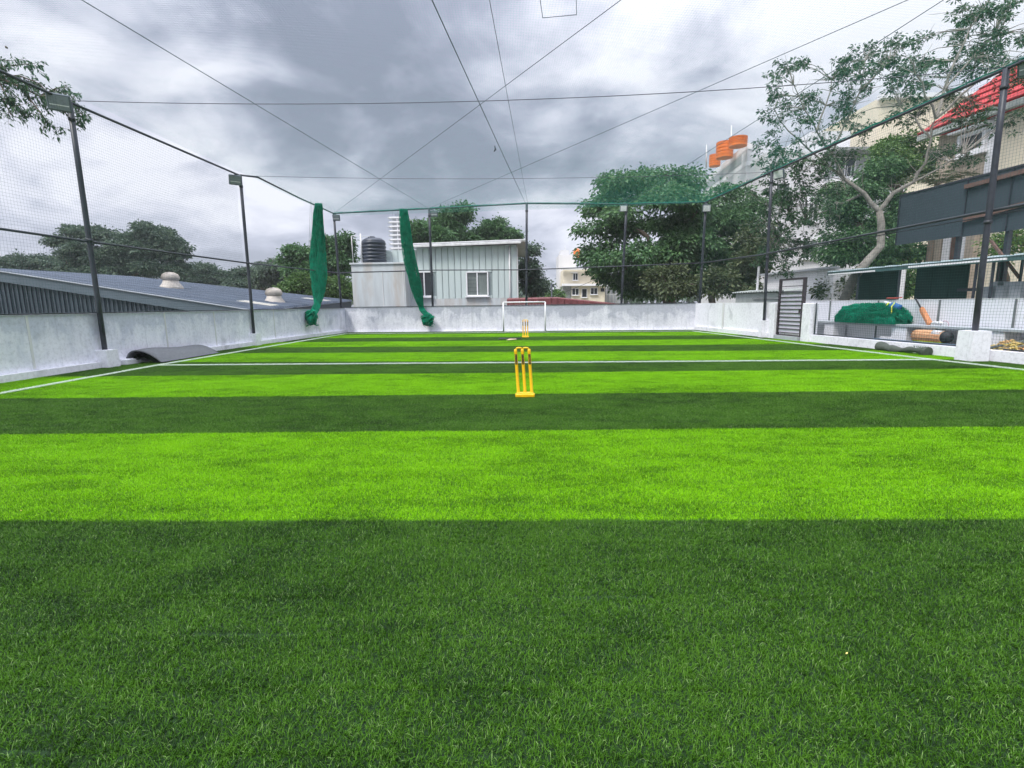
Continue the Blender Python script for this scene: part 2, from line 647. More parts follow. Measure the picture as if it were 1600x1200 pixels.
def tag(o, label, category, group=None, kind=None):
    o['label'] = label
    o['category'] = category
    if group:
        o['group'] = group
    if kind:
        o['kind'] = kind
    return o


def again(o, parent, dloc):
    """another piece of the same kind: shares the mesh of o, moved by dloc"""
    c = o.copy()
    COL.objects.link(c)
    c.parent = parent
    c.location = tuple(np.array(o.location) + np.array(dloc))
    return c


# ================================================================== ground
FIELD_X0, FIELD_X1 = -10.4, 11.6
g_ = MB().box((0, 250, -3.75), (800, 700, .5)).build('terrain', M_EARTH)
g_['kind'] = 'structure'
pl = MB().hexa([(-10.22, -6, -3.5), (12.2, -6, -3.5), (8.7, 25.05, -3.5), (-9.6, 26.6, -3.5)],
               [(-10.22, -6, -.03), (12.2, -6, -.03), (8.7, 25.05, -.03), (-9.6, 26.6, -.03)]).build('platform', M_YARD)
pl['kind'] = 'structure'
yd = MB().hexa([(12.2, -6, -3.5), (26, -6, -3.5), (20, 24, -3.5), (8.75, 25, -3.5)],
               [(12.2, -6, -.02), (26, -6, -.02), (20, 24, -.02), (8.75, 25, -.02)]).build('paved_yard', M_YARD)
yd['kind'] = 'structure'

# strip edges as seen: a line across the pitch through two places each
edge_px = [((0, 815.5), (1540, 813.5)), ((60, 680), (1500, 668.5)), ((0, 624), (1600, 610)), ((200, 588.7), (1600, 576)),
           ((500, 567.9), (1050, 561.9)), ((500, 553), (1050, 548)), ((500, 543.5), (1050, 539)), ((500, 535.3), (1050, 530.4)),
           ((560, 528.3), (1050, 524.8)), ((560, 523.2), (1050, 519.6))]


def edge_at(i, X):
    (a0, a1) = edge_px[i]
    p, q = gnd(*a0), gnd(*a1)
    if i >= 4:                                       # far edges: keep the mean tilt of the near ones
        m_ = (p+q)/2
        return m_[1] + BS*.75*(X-m_[0])
    return p[1] + (q[1]-p[1])*(X-p[0])/(q[0]-p[0])


edges = [(edge_at(i, FIELD_X0), edge_at(i, FIELD_X1)) for i in range(len(edge_px))]
edges = [(edges[0][0]-4.45, edges[0][1]-4.45), (edges[0][0]-2.22, edges[0][1]-2.22)] + edges
edges.append((YB(FIELD_X0)+.1, YB(FIELD_X1)+.1))


def blade_patch(name, m, nb, wx, wy, hmin, hmax, width, seed):
    r = np.random.default_rng(seed)
    P = np.stack([r.uniform(-wx/2, wx/2, nb), r.uniform(-wy/2, wy/2, nb), np.zeros(nb)], 1)
    h = r.uniform(hmin, hmax, nb)
    # combed lean that wanders over the patch plus a spread of its own
    a = r.uniform(0, 2*math.pi, nb)
    lean = np.abs(r.normal(.65, .40, nb))
    D = np.stack([np.cos(a)*lean, np.sin(a)*lean, np.ones(nb)], 1)
    D /= np.linalg.norm(D, axis=1)[:, None]
    S = np.stack([-np.sin(a+r.uniform(-.9, .9, nb)), np.cos(a), np.zeros(nb)], 1)
    S /= np.linalg.norm(S, axis=1)[:, None]
    w = width*r.uniform(.7, 1.3, nb)[:, None]
    mid = P + D*(h*.55)[:, None]
    droop = np.stack([np.cos(a), np.sin(a), -np.ones(nb)*.55], 1)*(h*r.uniform(.05, .4, nb))[:, None]
    tip = P + D*h[:, None] + droop
    V = np.stack([P-S*w*.5, P+S*w*.5, mid+S*w*.5, mid-S*w*.5, tip], 1).reshape(-1, 3)
    i0 = np.arange(nb)*5
    F = [f for i in i0.tolist() for f in ((i, i+1, i+2, i+3), (i+3, i+2, i+4))]
    me = bpy.data.meshes.new(name)
    me.from_pydata(V.tolist(), [], F)
    at = me.attributes.new('rnd', 'FLOAT', 'POINT')
    at.data.foreach_set('value', np.repeat(r.uniform(0, 1, nb), 5).astype('f'))
    me.materials.append(m)
    return bpy.data.objects.new(name, me)


PW, PN = .5, 8
patchcols = {}
for key, m in (('light', M_BLADE_L), ('dark', M_BLADE_D)):
    c = bpy.data.collections.new('grass_patches_'+key)
    for k in range(5):
        c.objects.link(blade_patch('grass_tuft', m, 5400, PW+.02, .2775+.006, .012, .028, .0020, 40+k))
    patchcols[key] = c
c = bpy.data.collections.new('grass_patches_white')
for k in range(3):
    c.objects.link(blade_patch('white_tuft', M_BLADE_W, 1500, .5, .10, .030, .042, .0042, 90+k))
patchcols['white'] = c


def scatter_tree(name, col):
    t = bpy.data.node_groups.new(name, 'GeometryNodeTree')
    t.interface.new_socket('Geometry', in_out='INPUT', socket_type='NodeSocketGeometry')
    t.interface.new_socket('Geometry', in_out='OUTPUT', socket_type='NodeSocketGeometry')
    N = t.nodes
    gi, go = N.new('NodeGroupInput'), N.new('NodeGroupOutput')
    ci = N.new('GeometryNodeCollectionInfo')
    ci.inputs['Collection'].default_value = col
    ci.inputs['Separate Children'].default_value = True
    ci.inputs['Reset Children'].default_value = True
    ip = N.new('GeometryNodeInstanceOnPoints')
    ip.inputs['Pick Instance'].default_value = True
    ra = N.new('GeometryNodeInputNamedAttribute')
    ra.data_type = 'FLOAT_VECTOR'
    ra.inputs['Name'].default_value = 'rot'
    sa = N.new('GeometryNodeInputNamedAttribute')
    sa.data_type = 'FLOAT_VECTOR'
    sa.inputs['Name'].default_value = 'scl'
    pk = N.new('GeometryNodeInputNamedAttribute')
    pk.data_type = 'INT'
    pk.inputs['Name'].default_value = 'pick'
    sel = N.new('GeometryNodeInputNamedAttribute')
    sel.data_type = 'INT'
    sel.inputs['Name'].default_value = 'site'
    cmpn = N.new('FunctionNodeCompare')
    cmpn.data_type = 'INT'
    cmpn.operation = 'EQUAL'
    cmpn.inputs[3].default_value = 1
    jn = N.new('GeometryNodeJoinGeometry')
    L = t.links.new
    L(gi.outputs[0], ip.inputs['Points'])
    L(sel.outputs[0], cmpn.inputs[2])
    L(cmpn.outputs[0], ip.inputs['Selection'])
    L(ci.outputs[0], ip.inputs['Instance'])
    L(pk.outputs[0], ip.inputs['Instance Index'])
    L(ra.outputs[0], ip.inputs['Rotation'])
    L(sa.outputs[0], ip.inputs['Scale'])
    L(gi.outputs[0], jn.inputs[0])
    L(ip.outputs[0], jn.inputs[0])
    L(jn.outputs[0], go.inputs[0])
    return t


TREES = {k: scatter_tree('plant_'+k, c) for k, c in patchcols.items()}
npick = {'light': 5, 'dark': 5, 'white': 3}


def planted(name, quad, base_m, key, nx, ny, plen, pwid, parent=None, z=0.0):
    """a sheet (quad, counter-clockwise) planted with blade patches in nx by ny cells"""
    q = [np.array(p, float) for p in quad]
    V = [tuple(p) for p in q]
    F = [(0, 1, 2, 3)]
    rot, scl, pick, site = [(0, 0, 0)]*4, [(1, 1, 1)]*4, [0]*4, [0]*4
    r = random.Random(hash(name) % 1000 + int(abs(q[0][1])*100))
    for i in range(nx):
        for j in range(ny):
            u, v = (i+.5)/nx, (j+.5)/ny
            p = (q[0]*(1-u)+q[1]*u)*(1-v) + (q[3]*(1-u)+q[2]*u)*v
            V.append((p[0], p[1]+(r.uniform(-.012, .012) if pwid > .2 else 0), p[2]+.001))
            ex = (q[1]-q[0])*(1-v) + (q[2]-q[3])*v
            ey = (q[3]-q[0])*(1-u) + (q[2]-q[1])*u
            d = ex/np.linalg.norm(ex)
            wy = abs(np.cross(d[:2], ey[:2]))/ny
            rot.append((0, 0, math.atan2(ex[1], ex[0]) + (math.pi if r.random() < .5 else 0)))
            scl.append((np.linalg.norm(ex)/nx/plen*r.choice((-1, 1)), wy/pwid, r.uniform(.93, 1.07)))
            pick.append(r.randrange(npick[key]))
            site.append(1)
    me = bpy.data.meshes.new(name)
    me.from_pydata(V, [], F)
    for nm, ty, dat, fld in (('rot', 'FLOAT_VECTOR', rot, 'vector'), ('scl', 'FLOAT_VECTOR', scl, 'vector'), ('pick', 'INT', pick, 'value'), ('site', 'INT', site, 'value')):
        at = me.attributes.new(nm, ty, 'POINT')
        at.data.foreach_set(fld, np.array(dat).ravel())
    me.materials.append(base_m)
    o = link(name, me, parent, (0, 0, 0))
    md = o.modifiers.new('blades', 'NODES')
    md.node_group = TREES[key]
    return o


turf = MB().hexa([(-10.1, -2, -.028), (11.6, -2, -.028), (8.55, 24.95, -.028), (-9.5, 26.45, -.028)],
                 [(-10.1, -2, -.006), (11.6, -2, -.006), (8.55, 24.95, -.006), (-9.5, 26.45, -.006)]).build('artificial_turf', M_BASE_D)
turf['kind'] = 'structure'
for i in range(len(edges)-1):
    (a0, a1), (c0, c1) = edges[i], edges[i+1]
    f_ = lambda Y0, Y1, X: Y0 + (Y1-Y0)*(X-FIELD_X0)/(FIELD_X1-FIELD_X0)
    xl = -10.0 if i < 9 else -9.55
    ym = (a1+c1)/2
    xr = min(XR(ym)+.05, FIELD_X1)
    quad = [(xl, f_(a0, a1, xl), 0), (xr, f_(a0, a1, xr), 0), (xr, f_(c0, c1, xr), 0), (xl, f_(c0, c1, xl), 0)]
    light = i % 2 == 0          # strip 1 (nearest whole one) dark, then alternating
    wid = abs((c0+c1)-(a0+a1))/2
    s_ = planted('turf_strip', quad, M_BASE_L if light else M_BASE_D, 'light' if light else 'dark', int((xr-xl)/PW), max(2, round(wid/.2775)), PW, .2775, turf)
    s_['kind'] = 'stuff'


def white_line(p, q, w=.095):
    p, q = np.array(p), np.array(q)
    d = (q-p)/np.linalg.norm(q-p)
    n = np.array([-d[1], d[0], 0])*w/2
    up = np.array([0, 0, .004])
    L = np.linalg.norm(q-p)
    o = planted('pitch_line', [p-n+up, q-n+up, q+n+up, p+n+up], M_BLADE_W, 'white', int(L/.5), 1, .5, .10)
    o['kind'] = 'structure'
    return o


lL0, lLm, lL1 = gnd(0, 616.5), gnd(245, 572), gnd(540, 522)
white_line(lL1, lLm)
white_line(lLm, lL0 + (lL0-lLm)*1.8)
lR0, lRm, lR1 = gnd(1600, 579.5), gnd(1455, 563), gnd(1081, 517.7)
white_line(lRm, lR1)
white_line(lR0 + (lR0-lRm)*3, lRm)
white_line(gnd(245, 571.8), gnd(1457, 563.2))
white_line(gnd(541, 522), gnd(1080, 517.9), .05)

# ================================================================== walls
WT = 1.27


def wall_run(name, pts, z0, z1, th, m, side, plinth=None):
    """wall along a list of (x,y), thickness th to the outside (side = +1 right of travel, -1 left)"""
    mb = MB()
    P = [np.array([x, y, 0.0]) for x, y in pts]
    nrm = []
    for a, c in zip(P, P[1:]):
        d = (c-a)/np.linalg.norm(c-a)
        nrm.append(np.array([d[1], -d[0], 0])*side)
    vn = [nrm[0]] + [(a+c)/np.linalg.norm(a+c) for a, c in zip(nrm, nrm[1:])] + [nrm[-1]]
    V, F = [], []
    for p, n in zip(P, vn):
        V += [p+(0, 0, z0), p+n*th+(0, 0, z0), p+n*th+(0, 0, z1), p+(0, 0, z1)]
    for i in range(len(P)-1):
        o = i*4
        for j in range(4):
            k = (j+1) % 4
            F.append((o+j, o+k, o+4+k, o+4+j))
    o = (len(P)-1)*4
    F += [(0, 1, 2, 3), (o+3, o+2, o+1, o)]
    mb.add(V, F)
    return mb


lw = wall_run('w', LWALL, -3.4, WT, .18, M_WALL, -1).build('boundary_wall', M_WALLL)
tag(lw, 'long patchy whitewashed wall on the left behind the grey rolled turf', 'wall', 'perimeter walls')
# the step at its foot
wall_run('w', [(x+.12, y) for x, y in LWALL[:-1]]+[(-9.30, 26.28)], .0, .15, .115, M_WALLW, -1).build('plinth', M_WALLW, lw)
for Y in (9.9, 13.75, 15.9, 19.5, 23.3):
    MB().box((XL(Y)+.004, Y, .72), (.012, .05, 1.08)).build('joint_strip', M_DIRTW, lw)
MB().box((XL(12.25)+.18, 12.35, .07), (.14, .75, .14), bev=.015).build('loose_kerb_block', M_WALLW, lw)
bw = wall_run('w', [(-9.42, 26.4), (8.42, 24.93)], -3.4, 1.30, .18, M_WALL, -1).build('boundary_wall', M_WALL)
tag(bw, 'grey and white stained wall across the far end behind the goal', 'wall', 'perimeter walls')
wall_run('w', [(-9.28, 26.30), (8.40, 24.84)], .0, .045, .075, M_WALLW, -1).build('plinth', M_WALLW, bw)
rw = wall_run('w', [(8.42, 24.93), (XR(18.45), 18.45)], -3.4, 1.30, .18, M_WALLW, -1).build('boundary_wall', M_WALLW)
tag(rw, 'white plastered wall on the right between far corner and slatted gate', 'wall', 'perimeter walls')
wall_run('w', [(8.36, 24.80), (XR(18.5, -.07), 18.5)], .0, .19, .065, M_WALLW, -1).build('plinth', M_WALLW, rw)
MB().box((XR(18.62, -.02), 18.62, .62), (.16, .30, 1.34), AR, .01).build('end_pier', M_WALLW, rw)
MB().box((XR(22.2, -.04), 22.2, .745), (.05, .05, 1.1), AR).build('joint_strip', M_DIRTW, rw)
# the low kerb under the right net, with the pier beside the gate
kb = wall_run('w', [(XR(17.0), 17.0), (XR(-4), -4)], -.5, .24, .20, M_WALLW, -1).build('low_kerb_wall', M_WALLW)
tag(kb, 'low white kerb wall under the right net behind the rolled turf', 'wall')
gp = MB().box((XR(16.82, .06), 16.82, .625), (.30, .40, 1.29), AR, .015).build('gate_pillar', M_WALLW)
tag(gp, 'white plastered pillar on the right of the slatted gate', 'pillar')

# ================================================================== posts, rails
LT = M_LENS
POSTS = {}


def post(key, base, top, r, label, ped=None, light=None, lens=None, lean=None):
    base, top = np.array(base, float), np.array(top, float)
    t = thing('floodlight_post' if light else 'net_post', base, label, 'post', 'net posts around the pitch')
    POSTS[key] = (base, top)
    n = 10
    MB().tube([base+(top-base)*k/4 for k in range(5)], r, n).build('pole', M_STEEL, t)
    for zc in (2.93, top[2]-.35):
        c_ = base+(top-base)*(zc-base[2])/(top[2]-base[2])
        MB().tube([c_-(0, 0, .035), c_+(0, 0, .035)], r*1.22, n).box(c_+np.array([0, -r*1.2, 0]), (.03, .05, .04)).build('clamp', M_RAIL, t)
    if ped:
        w, h = ped
        c = MB()
        c.hexa([base+(sx*w/2*1.0, sy_*w/2*1.0, -base[2]) for sx, sy_ in ((-1, -1), (1, -1), (1, 1), (-1, 1))],
               [base+(sx*w/2*.96, sy_*w/2*.96, -base[2]+h) for sx, sy_ in ((-1, -1), (1, -1), (1, 1), (-1, 1))])
        c.build('pedestal', M_WALLW, t)
    if light:
        lp, yaw, tilt, s = light            # offset of its centre from the pole top
        c0 = top + np.array(lp)
        R = rotz(yaw) @ np.array([[1, 0, 0], [0, math.cos(tilt), -math.sin(tilt)], [0, math.sin(tilt), math.cos(tilt)]])

        def part(mb, nm, m, par):
            V = [v@R.T + c0 for v in mb.v]
            q = MB()
            q.v, q.f, q.nv, q.sm = V, mb.f, mb.nv, mb.sm
            return q.build(nm, m, par)
        h = MB().box((0, 0, 0), (s, .09, s*.86), bev=.02)
        for k in range(6):
            h.box((-s*.4+k*s*.16, .07, 0), (.012, .05, s*.7))
        hd = part(h, 'floodlight', M_LAMP, t)
        part(MB().box((0, -.05, 0), (s*.84, .012, s*.68)), 'lens', lens or M_LENS, hd)
        part(MB().box((0, -.058, -s*.12), (s*.8, .006, .02)), 'lens_bar', M_LENSW, hd)
        br = MB().bar(c0+np.array([0, 0, s*.45]), top+np.array([0, 0, -.02]), .03, .03)
        br.build('bracket', M_STEEL, t)
    return t


def bX(px, Ypl):   # foot on the back wall line for a picture column
    return onB(px, 476, .09)


LZ = 5.90
post('L1', (-9.92, 11.58, .40), (-9.93, 11.58, 5.87), .056, 'tall dark post on the left in a white pedestal beside the hanging branch', (.36, .42), ((.03, -.30, -.12), math.radians(38), .35, .40))
post('L2', (-9.78, 17.94, .42), (-9.74, 17.94, 5.87), .052, 'dark post halfway along the left wall where the shed roof meets it', (.34, .44), ((-.05, -.26, -.20), math.radians(40), .35, .38))
p3 = onB(535, 476, .09)
post('L3', (-9.62, 26.48, 1.2), (-9.70, 26.48, 6.09), .055, 'dark post at the far left corner between the hanging net and the black tank', None, ((.18, -.16, -.24), math.radians(8), .3, .36))
for key, xb, xt, yt, lab, lt in (
        ('B1', 676, 670.5, 326, 'dark post in front of the far house by the left window', ((.27, -.12, -.26), math.radians(2), .25, .36)),
        ('B2', 822.5, 823, 318, 'dark post without a lamp behind the goal', None),
        ('B3', 971, 979, 319, 'dark post in front of the left part of the big tree', ((-.17, -.12, -.22), math.radians(-2), .25, .34)),
        ('B4', 1093, 1103, 316, 'dark post at the far right corner in front of the big tree', ((0, -.14, -.30), math.radians(-8), .25, .38))):
    q = onB(xb, 474, .09)
    tp = atY(xt, yt, q[1])
    post(key, (q[0], q[1], 1.2), tp, .06, lab, None, lt, M_LENSW if key in ('B3', 'B4') else M_LENS)
post('R2', (XR(19.07, -.10), 19.07, .60), (XR(19.07, -.17), 19.07, 5.92), .05, 'dark post by the right wall left of the slatted gate', (.26, .64), ((.16, -.20, -.12), math.radians(-50), .3, .36), M_LENSW)
post('R1', (9.80, 11.12, .64), (9.74, 11.12, 5.90), .058, 'thick dark post on the far right rising from a big white pedestal', (.40, .66), ((.20, -.34, -.06), math.radians(-55), .42, .44))

LT_ = [POSTS[k][1] for k in ('L1', 'L2', 'L3')]
BT_ = [POSTS[k][1] for k in ('L3', 'B1', 'B2', 'B3', 'B4')]
RT_ = [POSTS[k][1] for k in ('B4', 'R2', 'R1')]
Lnear = np.array([-9.95, -1.0, 5.90])
Rnear = np.array([11.2, -1.0, 5.92])
# the left rail: near length ends at the middle post, the next starts a little inside it
r1 = MB().tube([Lnear, (-9.95, 5, 5.9), LT_[0], LT_[1]], .032, 8).build('top_rail', M_RAIL)
tag(r1, 'dark pipe rail along the top left from the frame edge to the middle post', 'rail', 'top rails')
r2 = MB().tube([LT_[1]+(0, 0, .02), LT_[1]+(.42, .35, .03), (LT_[1]+LT_[2])/2+(.12, 0, .02), LT_[2]], .032, 8).build('top_rail', M_RAIL)
tag(r2, 'dark pipe rail from the middle left post down to the far left corner', 'rail', 'top rails')
r3 = MB().tube(BT_, .032, 8).build('top_rail', M_RAIL)
tag(r3, 'dark pipe rail along the top of the far end', 'rail', 'top rails')
r4 = MB().tube(RT_+[Rnear], .034, 8).build('top_rail', M_RAIL)
tag(r4, 'dark pipe rail sloping up the right side over the trees', 'rail', 'top rails')
m1 = MB().tube([(-9.95, -1, 2.9), (-9.93, 11.5, 2.90), (-9.80, 17.9, 2.93), (-9.62, 26.4, 3.10)], .026, 8).build('middle_rail', M_RAIL)
tag(m1, 'dark pipe rail at half height along the left posts', 'rail', 'middle rails')
m2 = MB().tube([(-9.62, 26.42, 3.10), (onB(676, 422, .03)), onB(822, 421.5, .03), onB(971, 416, .03), onB(1096, 411, .03)], .026, 8).build('middle_rail', M_RAIL)
tag(m2, 'dark pipe rail at half height across the far end', 'rail', 'middle rails')
q1, q2, q3 = onB(1096, 411, .03), onR(1190, 398, -.16), onR(1540, 331, -.18)
m3 = MB().tube([q1, q2, q3, q3+(q3-q2)*1.2], .03, 8).tube([q2+(.05, 0, .0), (q2+q3)/2+(.05, 0, -.07), q3+(.05, 0, -.09), q3+(q3-q2)*1.2+(.05, 0, -.1)], .012, 6).build('middle_rail', M_RAIL)
tag(m3, 'dark pipe rail at half height on the right in front of the grey hoarding', 'rail', 'middle rails')
for pts, lab in (([(XL(Y)+.03, Y, WT+.02) for Y in (-3, 5, 11.5, 18, 26.3)], 'thin dark pipe lying along the top of the left wall'),
                 ([(-9.40, 26.38, 1.325), (8.40, 24.91, 1.325)], 'thin dark pipe lying along the top of the far wall'),
                 ([RP(16.55, .08, .275), RP(11.45, .08, .275)], 'thin dark pipe along the foot of the right net left of the big pedestal'),
                 ([RP(10.8, .08, .275), RP(2, .08, .275)], 'thin dark pipe along the foot of the right net right of the big pedestal')):
    tag(MB().tube(pts, .018, 6).build('bottom_rail', M_RAIL), lab, 'rail', 'bottom rails')
tag(MB().tube([RP(16.58, .08, .26), RP(16.58, .08, 1.27)], .022, 6).build('net_edge_pipe', M_RAIL), 'short upright dark pipe beside the gate pillar', 'pipe')


# ================================================================== cables under the roof net
ZR = 5.96


def roofp(x, y, dz=0.0):
    return gnd(x, y, ZR+dz)


def sag(p, q, s, n=24):
    p, q = np.array(p, float), np.array(q, float)
    return [p+(q-p)*t - np.array([0, 0, s*4*t*(1-t)]) for t in np.linspace(0, 1, n)]


L1t, L2t, L3t = LT_
B1t, B2t, B3t, B4t = BT_[1:]
R2t, R1t = RT_[1], RT_[2]


def cable(pts, r, lab):
    tag(MB().tube(pts, r*.75, 5).build('cable', M_WIRE), lab, 'cable', 'cables under the overhead net')


cable(sag(L1t+(0, 0, .03), R1t+(0, 0, .03), .30), .011, 'nearest cable crossing from the left floodlight post to the right one')
cable(sag(L2t, R2t, .16), .010, 'far cable crossing between the middle posts')


def to_post(pxs, tgt, r, lab, s=.0):
    a = roofp(*pxs)
    tgt = np.array(tgt, float)
    far = a + (a-tgt)*.9                # it runs on over the camera
    cable(sag(far, tgt, s), r, lab)


to_post((128, 0), B1t, .010, 'cable running from the top left of the picture to the far post by the house')
to_post((677, 0), B2t+(-.05, 0, 0), .012, 'thicker cable coming down the middle to the far post behind the goal', .04)
to_post((766, 0), B2t+(.05, 0, 0), .007, 'thin cable right beside the thick one, ending at the goal post pole', .06)
to_post((970, 0), L3t, .008, 'cable slanting from the top middle towards the far left corner')
to_post((1418, 0), B1t+(0, 0, .02), .008, 'lower of two cables slanting from the top right to the far house')
to_post((1474, 0), B3t, .009, 'upper cable slanting from the top right to the post by the big tree')
# small square of rope sewn into the overhead net, and scraps caught on the cables
a_, c_ = roofp(848, 28), roofp(901, 23)
d_ = np.array([a_[0]-c_[0], a_[1]-c_[1], 0])
nrm_ = np.array([d_[1], -d_[0], 0])
if nrm_[1] > 0:
    nrm_ = -nrm_
pt = MB().tube([a_+nrm_*1.3, a_, c_, c_+nrm_*1.3, a_+nrm_*1.3], .006, 5).build('rope_patch', M_WIRE)
tag(pt, 'square of rope sewn into the overhead net at the top of the picture', 'rope')
k_ = roofp(773, 228)
tag(MB().tube([k_, k_+(.02, 0, -.1), k_+(-.03, .01, -.16)], [.02, .03, .008], 6).build('cable_tie', M_WIRE), 'small tie hanging from the thick middle cable', 'tie')


# ================================================================== nets
def strand_arrays(lines, r):
    """every line (k points) becomes a three-sided cord"""
    mbv, mbf = [], []
    o = 0
    a = np.arange(3)*2*math.pi/3
    for P in lines:
        P = np.asarray(P, float)
        k = len(P)
        T = P[-1]-P[0]
        T = T/np.linalg.norm(T)
        ref = np.array([0, 0, 1.0]) if abs(T[2]) < .9 else np.array([1.0, 0, 0])
        x = np.cross(T, ref)
        x /= np.linalg.norm(x)
        y = np.cross(T, x)
        ring = r*(np.cos(a)[:, None]*x + np.sin(a)[:, None]*y)
        mbv.append((P[:, None, :]+ring[None]).reshape(-1, 3))
        for i in range(k-1):
            for j in range(3):
                j2 = (j+1) % 3
                mbf.append((o+i*3+j, o+i*3+j2, o+i*3+3+j2, o+i*3+3+j))
        o += k*3
    m = MB()
    m.v, m.f, m.nv, m.sm = mbv, mbf, o, [False]*len(mbf)
    return m


def panel_net(A, B_, zt0, zt1, zb, step, r, bulge, wob=.012):
    """a net hung between A and B (plan points), top heights zt0..zt1, foot height zb"""
    A, B_ = np.array(A, float), np.array(B_, float)
    L = np.linalg.norm(B_-A)
    d = (B_-A)/L
    n = np.array([d[1], -d[0]])
    nu = int(L/step)
    nv = int((zt0-zb)/step)

    def P(u, v):
        zt = zt0+(zt1-zt0)*u
        z = zb+(zt-zb)*v
        w = bulge*math.sin(math.pi*v)*math.sin(math.pi*u*3.0+.6) + wob*math.sin(u*37+v*11)
        s_ = u + (wob*.6*math.sin(v*19+u*23))/L
        xy = A+(B_-A)*s_+n*w
        return (xy[0], xy[1], z + wob*math.sin(u*29+v*7)*(1 if 0 < v < 1 else 0))
    lines = [[P(i/nu, v) for v in np.linspace(0, 1, 9)] for i in range(nu+1)]
    lines += [[P(u, j/nv) for u in np.linspace(0, 1, 25)] for j in range(nv+1)]
    return strand_arrays(lines, r)


ln = panel_net((-9.88, 17.9), (-9.90, -1.0), 5.86, 5.88, WT+.03, .065, .0013, .05).build('side_net', M_NETD)
tag(ln, 'fine dark side net over the left wall, hung from the near rail', 'net', 'safety nets')
rn = panel_net((XR(16.5, -.02), 16.5), (XR(1.0, -.02), 1.0), 5.90, 5.90, .30, .065, .0021, .05).build('side_net', M_NETD)
tag(rn, 'dark square-meshed side net on the right in front of the bench and hoarding', 'net', 'safety nets')
rn2 = panel_net((8.45, 24.8), (XR(16.52, -.02), 16.52), 5.95, 5.90, 1.35, .075, .0012, .04).build('side_net', M_NETD)
tag(rn2, 'fine side net above the right wall between far corner and gate', 'net', 'safety nets')
step = .048
lines = []
for i in range(int(21.0/step)):
    u = i*step/21.0
    xa, xb = -9.95+u*(11.2+9.95), -9.6+u*(8.5+9.6)
    ya, yb = -1.0, 26.42+u*(24.95-26.42)
    P = []
    for t in np.linspace(0, 1, 15):
        x, y = xa+(xb-xa)*t, ya+(yb-ya)*t
        P.append((x, y, 6.0-.05*math.sin(math.pi*min(1, max(0, (x+9.8)/18.6)))-.05*abs(math.sin(y*.5))))
    lines.append(P)
for j in range(int(27.4/step)):
    v = j*step/27.4
    P = []
    for t in np.linspace(0, 1, 11):
        xa, xb = -9.95+v*(.35), 11.2+v*(8.5-11.2)
        y = -1+v*(26.42+1)*(1-t)+v*(24.95+1)*t
        x = xa+(xb-xa)*t
        P.append((x, y, 6.0-.05*math.sin(math.pi*min(1, max(0, (x+9.8)/18.6)))-.05*abs(math.sin(y*.5))))
    lines.append(P)
on = strand_arrays(lines, .00085).build('overhead_net', M_NET)
tag(on, 'thin green net stretched overhead across the whole pitch', 'net', 'safety nets')
# the hem of the roof net rolled over the right and far rails
hem = MB()
for k in range(7):
    o_ = np.array([rnd.uniform(-.03, .03), rnd.uniform(-.03, .03), rnd.uniform(.02, .06)])
    path = []
    for (p, q) in zip(RT_+[Rnear], (RT_+[Rnear])[1:]):
        for t in np.linspace(0, 1, 20):
            path.append(p+(q-p)*t+o_+np.array([rnd.gauss(0, .012), 0, rnd.gauss(0, .012)]))
    hem.tube(path, .006, 4)
tag(hem.build('net_hem', M_NET), 'rolled green hem of net along the right top rail', 'net')
hem = MB()
for k in range(5):
    o_ = np.array([0, rnd.uniform(-.03, .03), rnd.uniform(.02, .06)])
    path = []
    for (p, q) in zip(BT_, BT_[1:]):
        for t in np.linspace(0, 1, 14):
            path.append(p+(q-p)*t+o_+np.array([0, rnd.gauss(0, .01), rnd.gauss(0, .01)]))
    hem.tube(path, .005, 4)
tag(hem.build('net_hem', M_NET), 'rolled green hem of net along the far top rail', 'net')


def bunch(ctr, n, r_str, seed, core=True):
    """gathered net: ctr = list of (point, half width); cords run down inside it"""
    r = random.Random(seed)
    m = MB()
    P = [np.array(c[0], float) for c in ctr]
    Wd = [c[1] for c in ctr]
    for k in range(n):
        a, rad = r.uniform(0, 2*math.pi), math.sqrt(r.random())
        tw = r.uniform(-.5, .5)
        path, ph = [], r.uniform(0, 6)
        for i, (p, w) in enumerate(zip(P, Wd)):
            aa = a + tw*i/len(P)*2 + .25*math.sin(i*.9+ph)
            path.append(p + np.array([math.cos(aa)*rad*w, math.sin(aa)*rad*w*.7, r.gauss(0, .01)]))
        m.tube(path, r_str*r.uniform(.5, 1.5), 4, caps=False)
    if core:
        V, F, N = [], [], 28
        for i, (p, w) in enumerate(zip(P, Wd)):
            for j in range(N):
                t = j*2*math.pi/N
                f = .26+.14*math.sin(j*2.7+i*.25)+.08*math.sin(j*5.1-i*.4)
                V.append(p+np.array([math.cos(t)*w*f, math.sin(t)*w*.7*f, 0]))
        for i in range(len(P)-1):
            for j in range(N):
                j2 = (j+1) % N
                F.append((i*N+j, i*N+j2, (i+1)*N+j2, (i+1)*N+j))
        m.add(V, F, True)
    return m


def refine(c, n=4):
    P = np.array([q[0] for q in c], float)
    Wd = np.array([q[1] for q in c], float)
    out_ = []
    K = len(c)
    for i in range(K-1):
        p0, p1, p2, p3 = P[max(i-1, 0)], P[i], P[i+1], P[min(i+2, K-1)]
        for s_ in range(n):
            t = s_/n
            q = .5*((2*p1)+(-p0+p2)*t+(2*p0-5*p1+4*p2-p3)*t*t+(-p0+3*p1-3*p2+p3)*t**3)
            out_.append((q, Wd[i]+(Wd[i+1]-Wd[i])*t))
    out_.append((P[-1], Wd[-1]))
    return out_


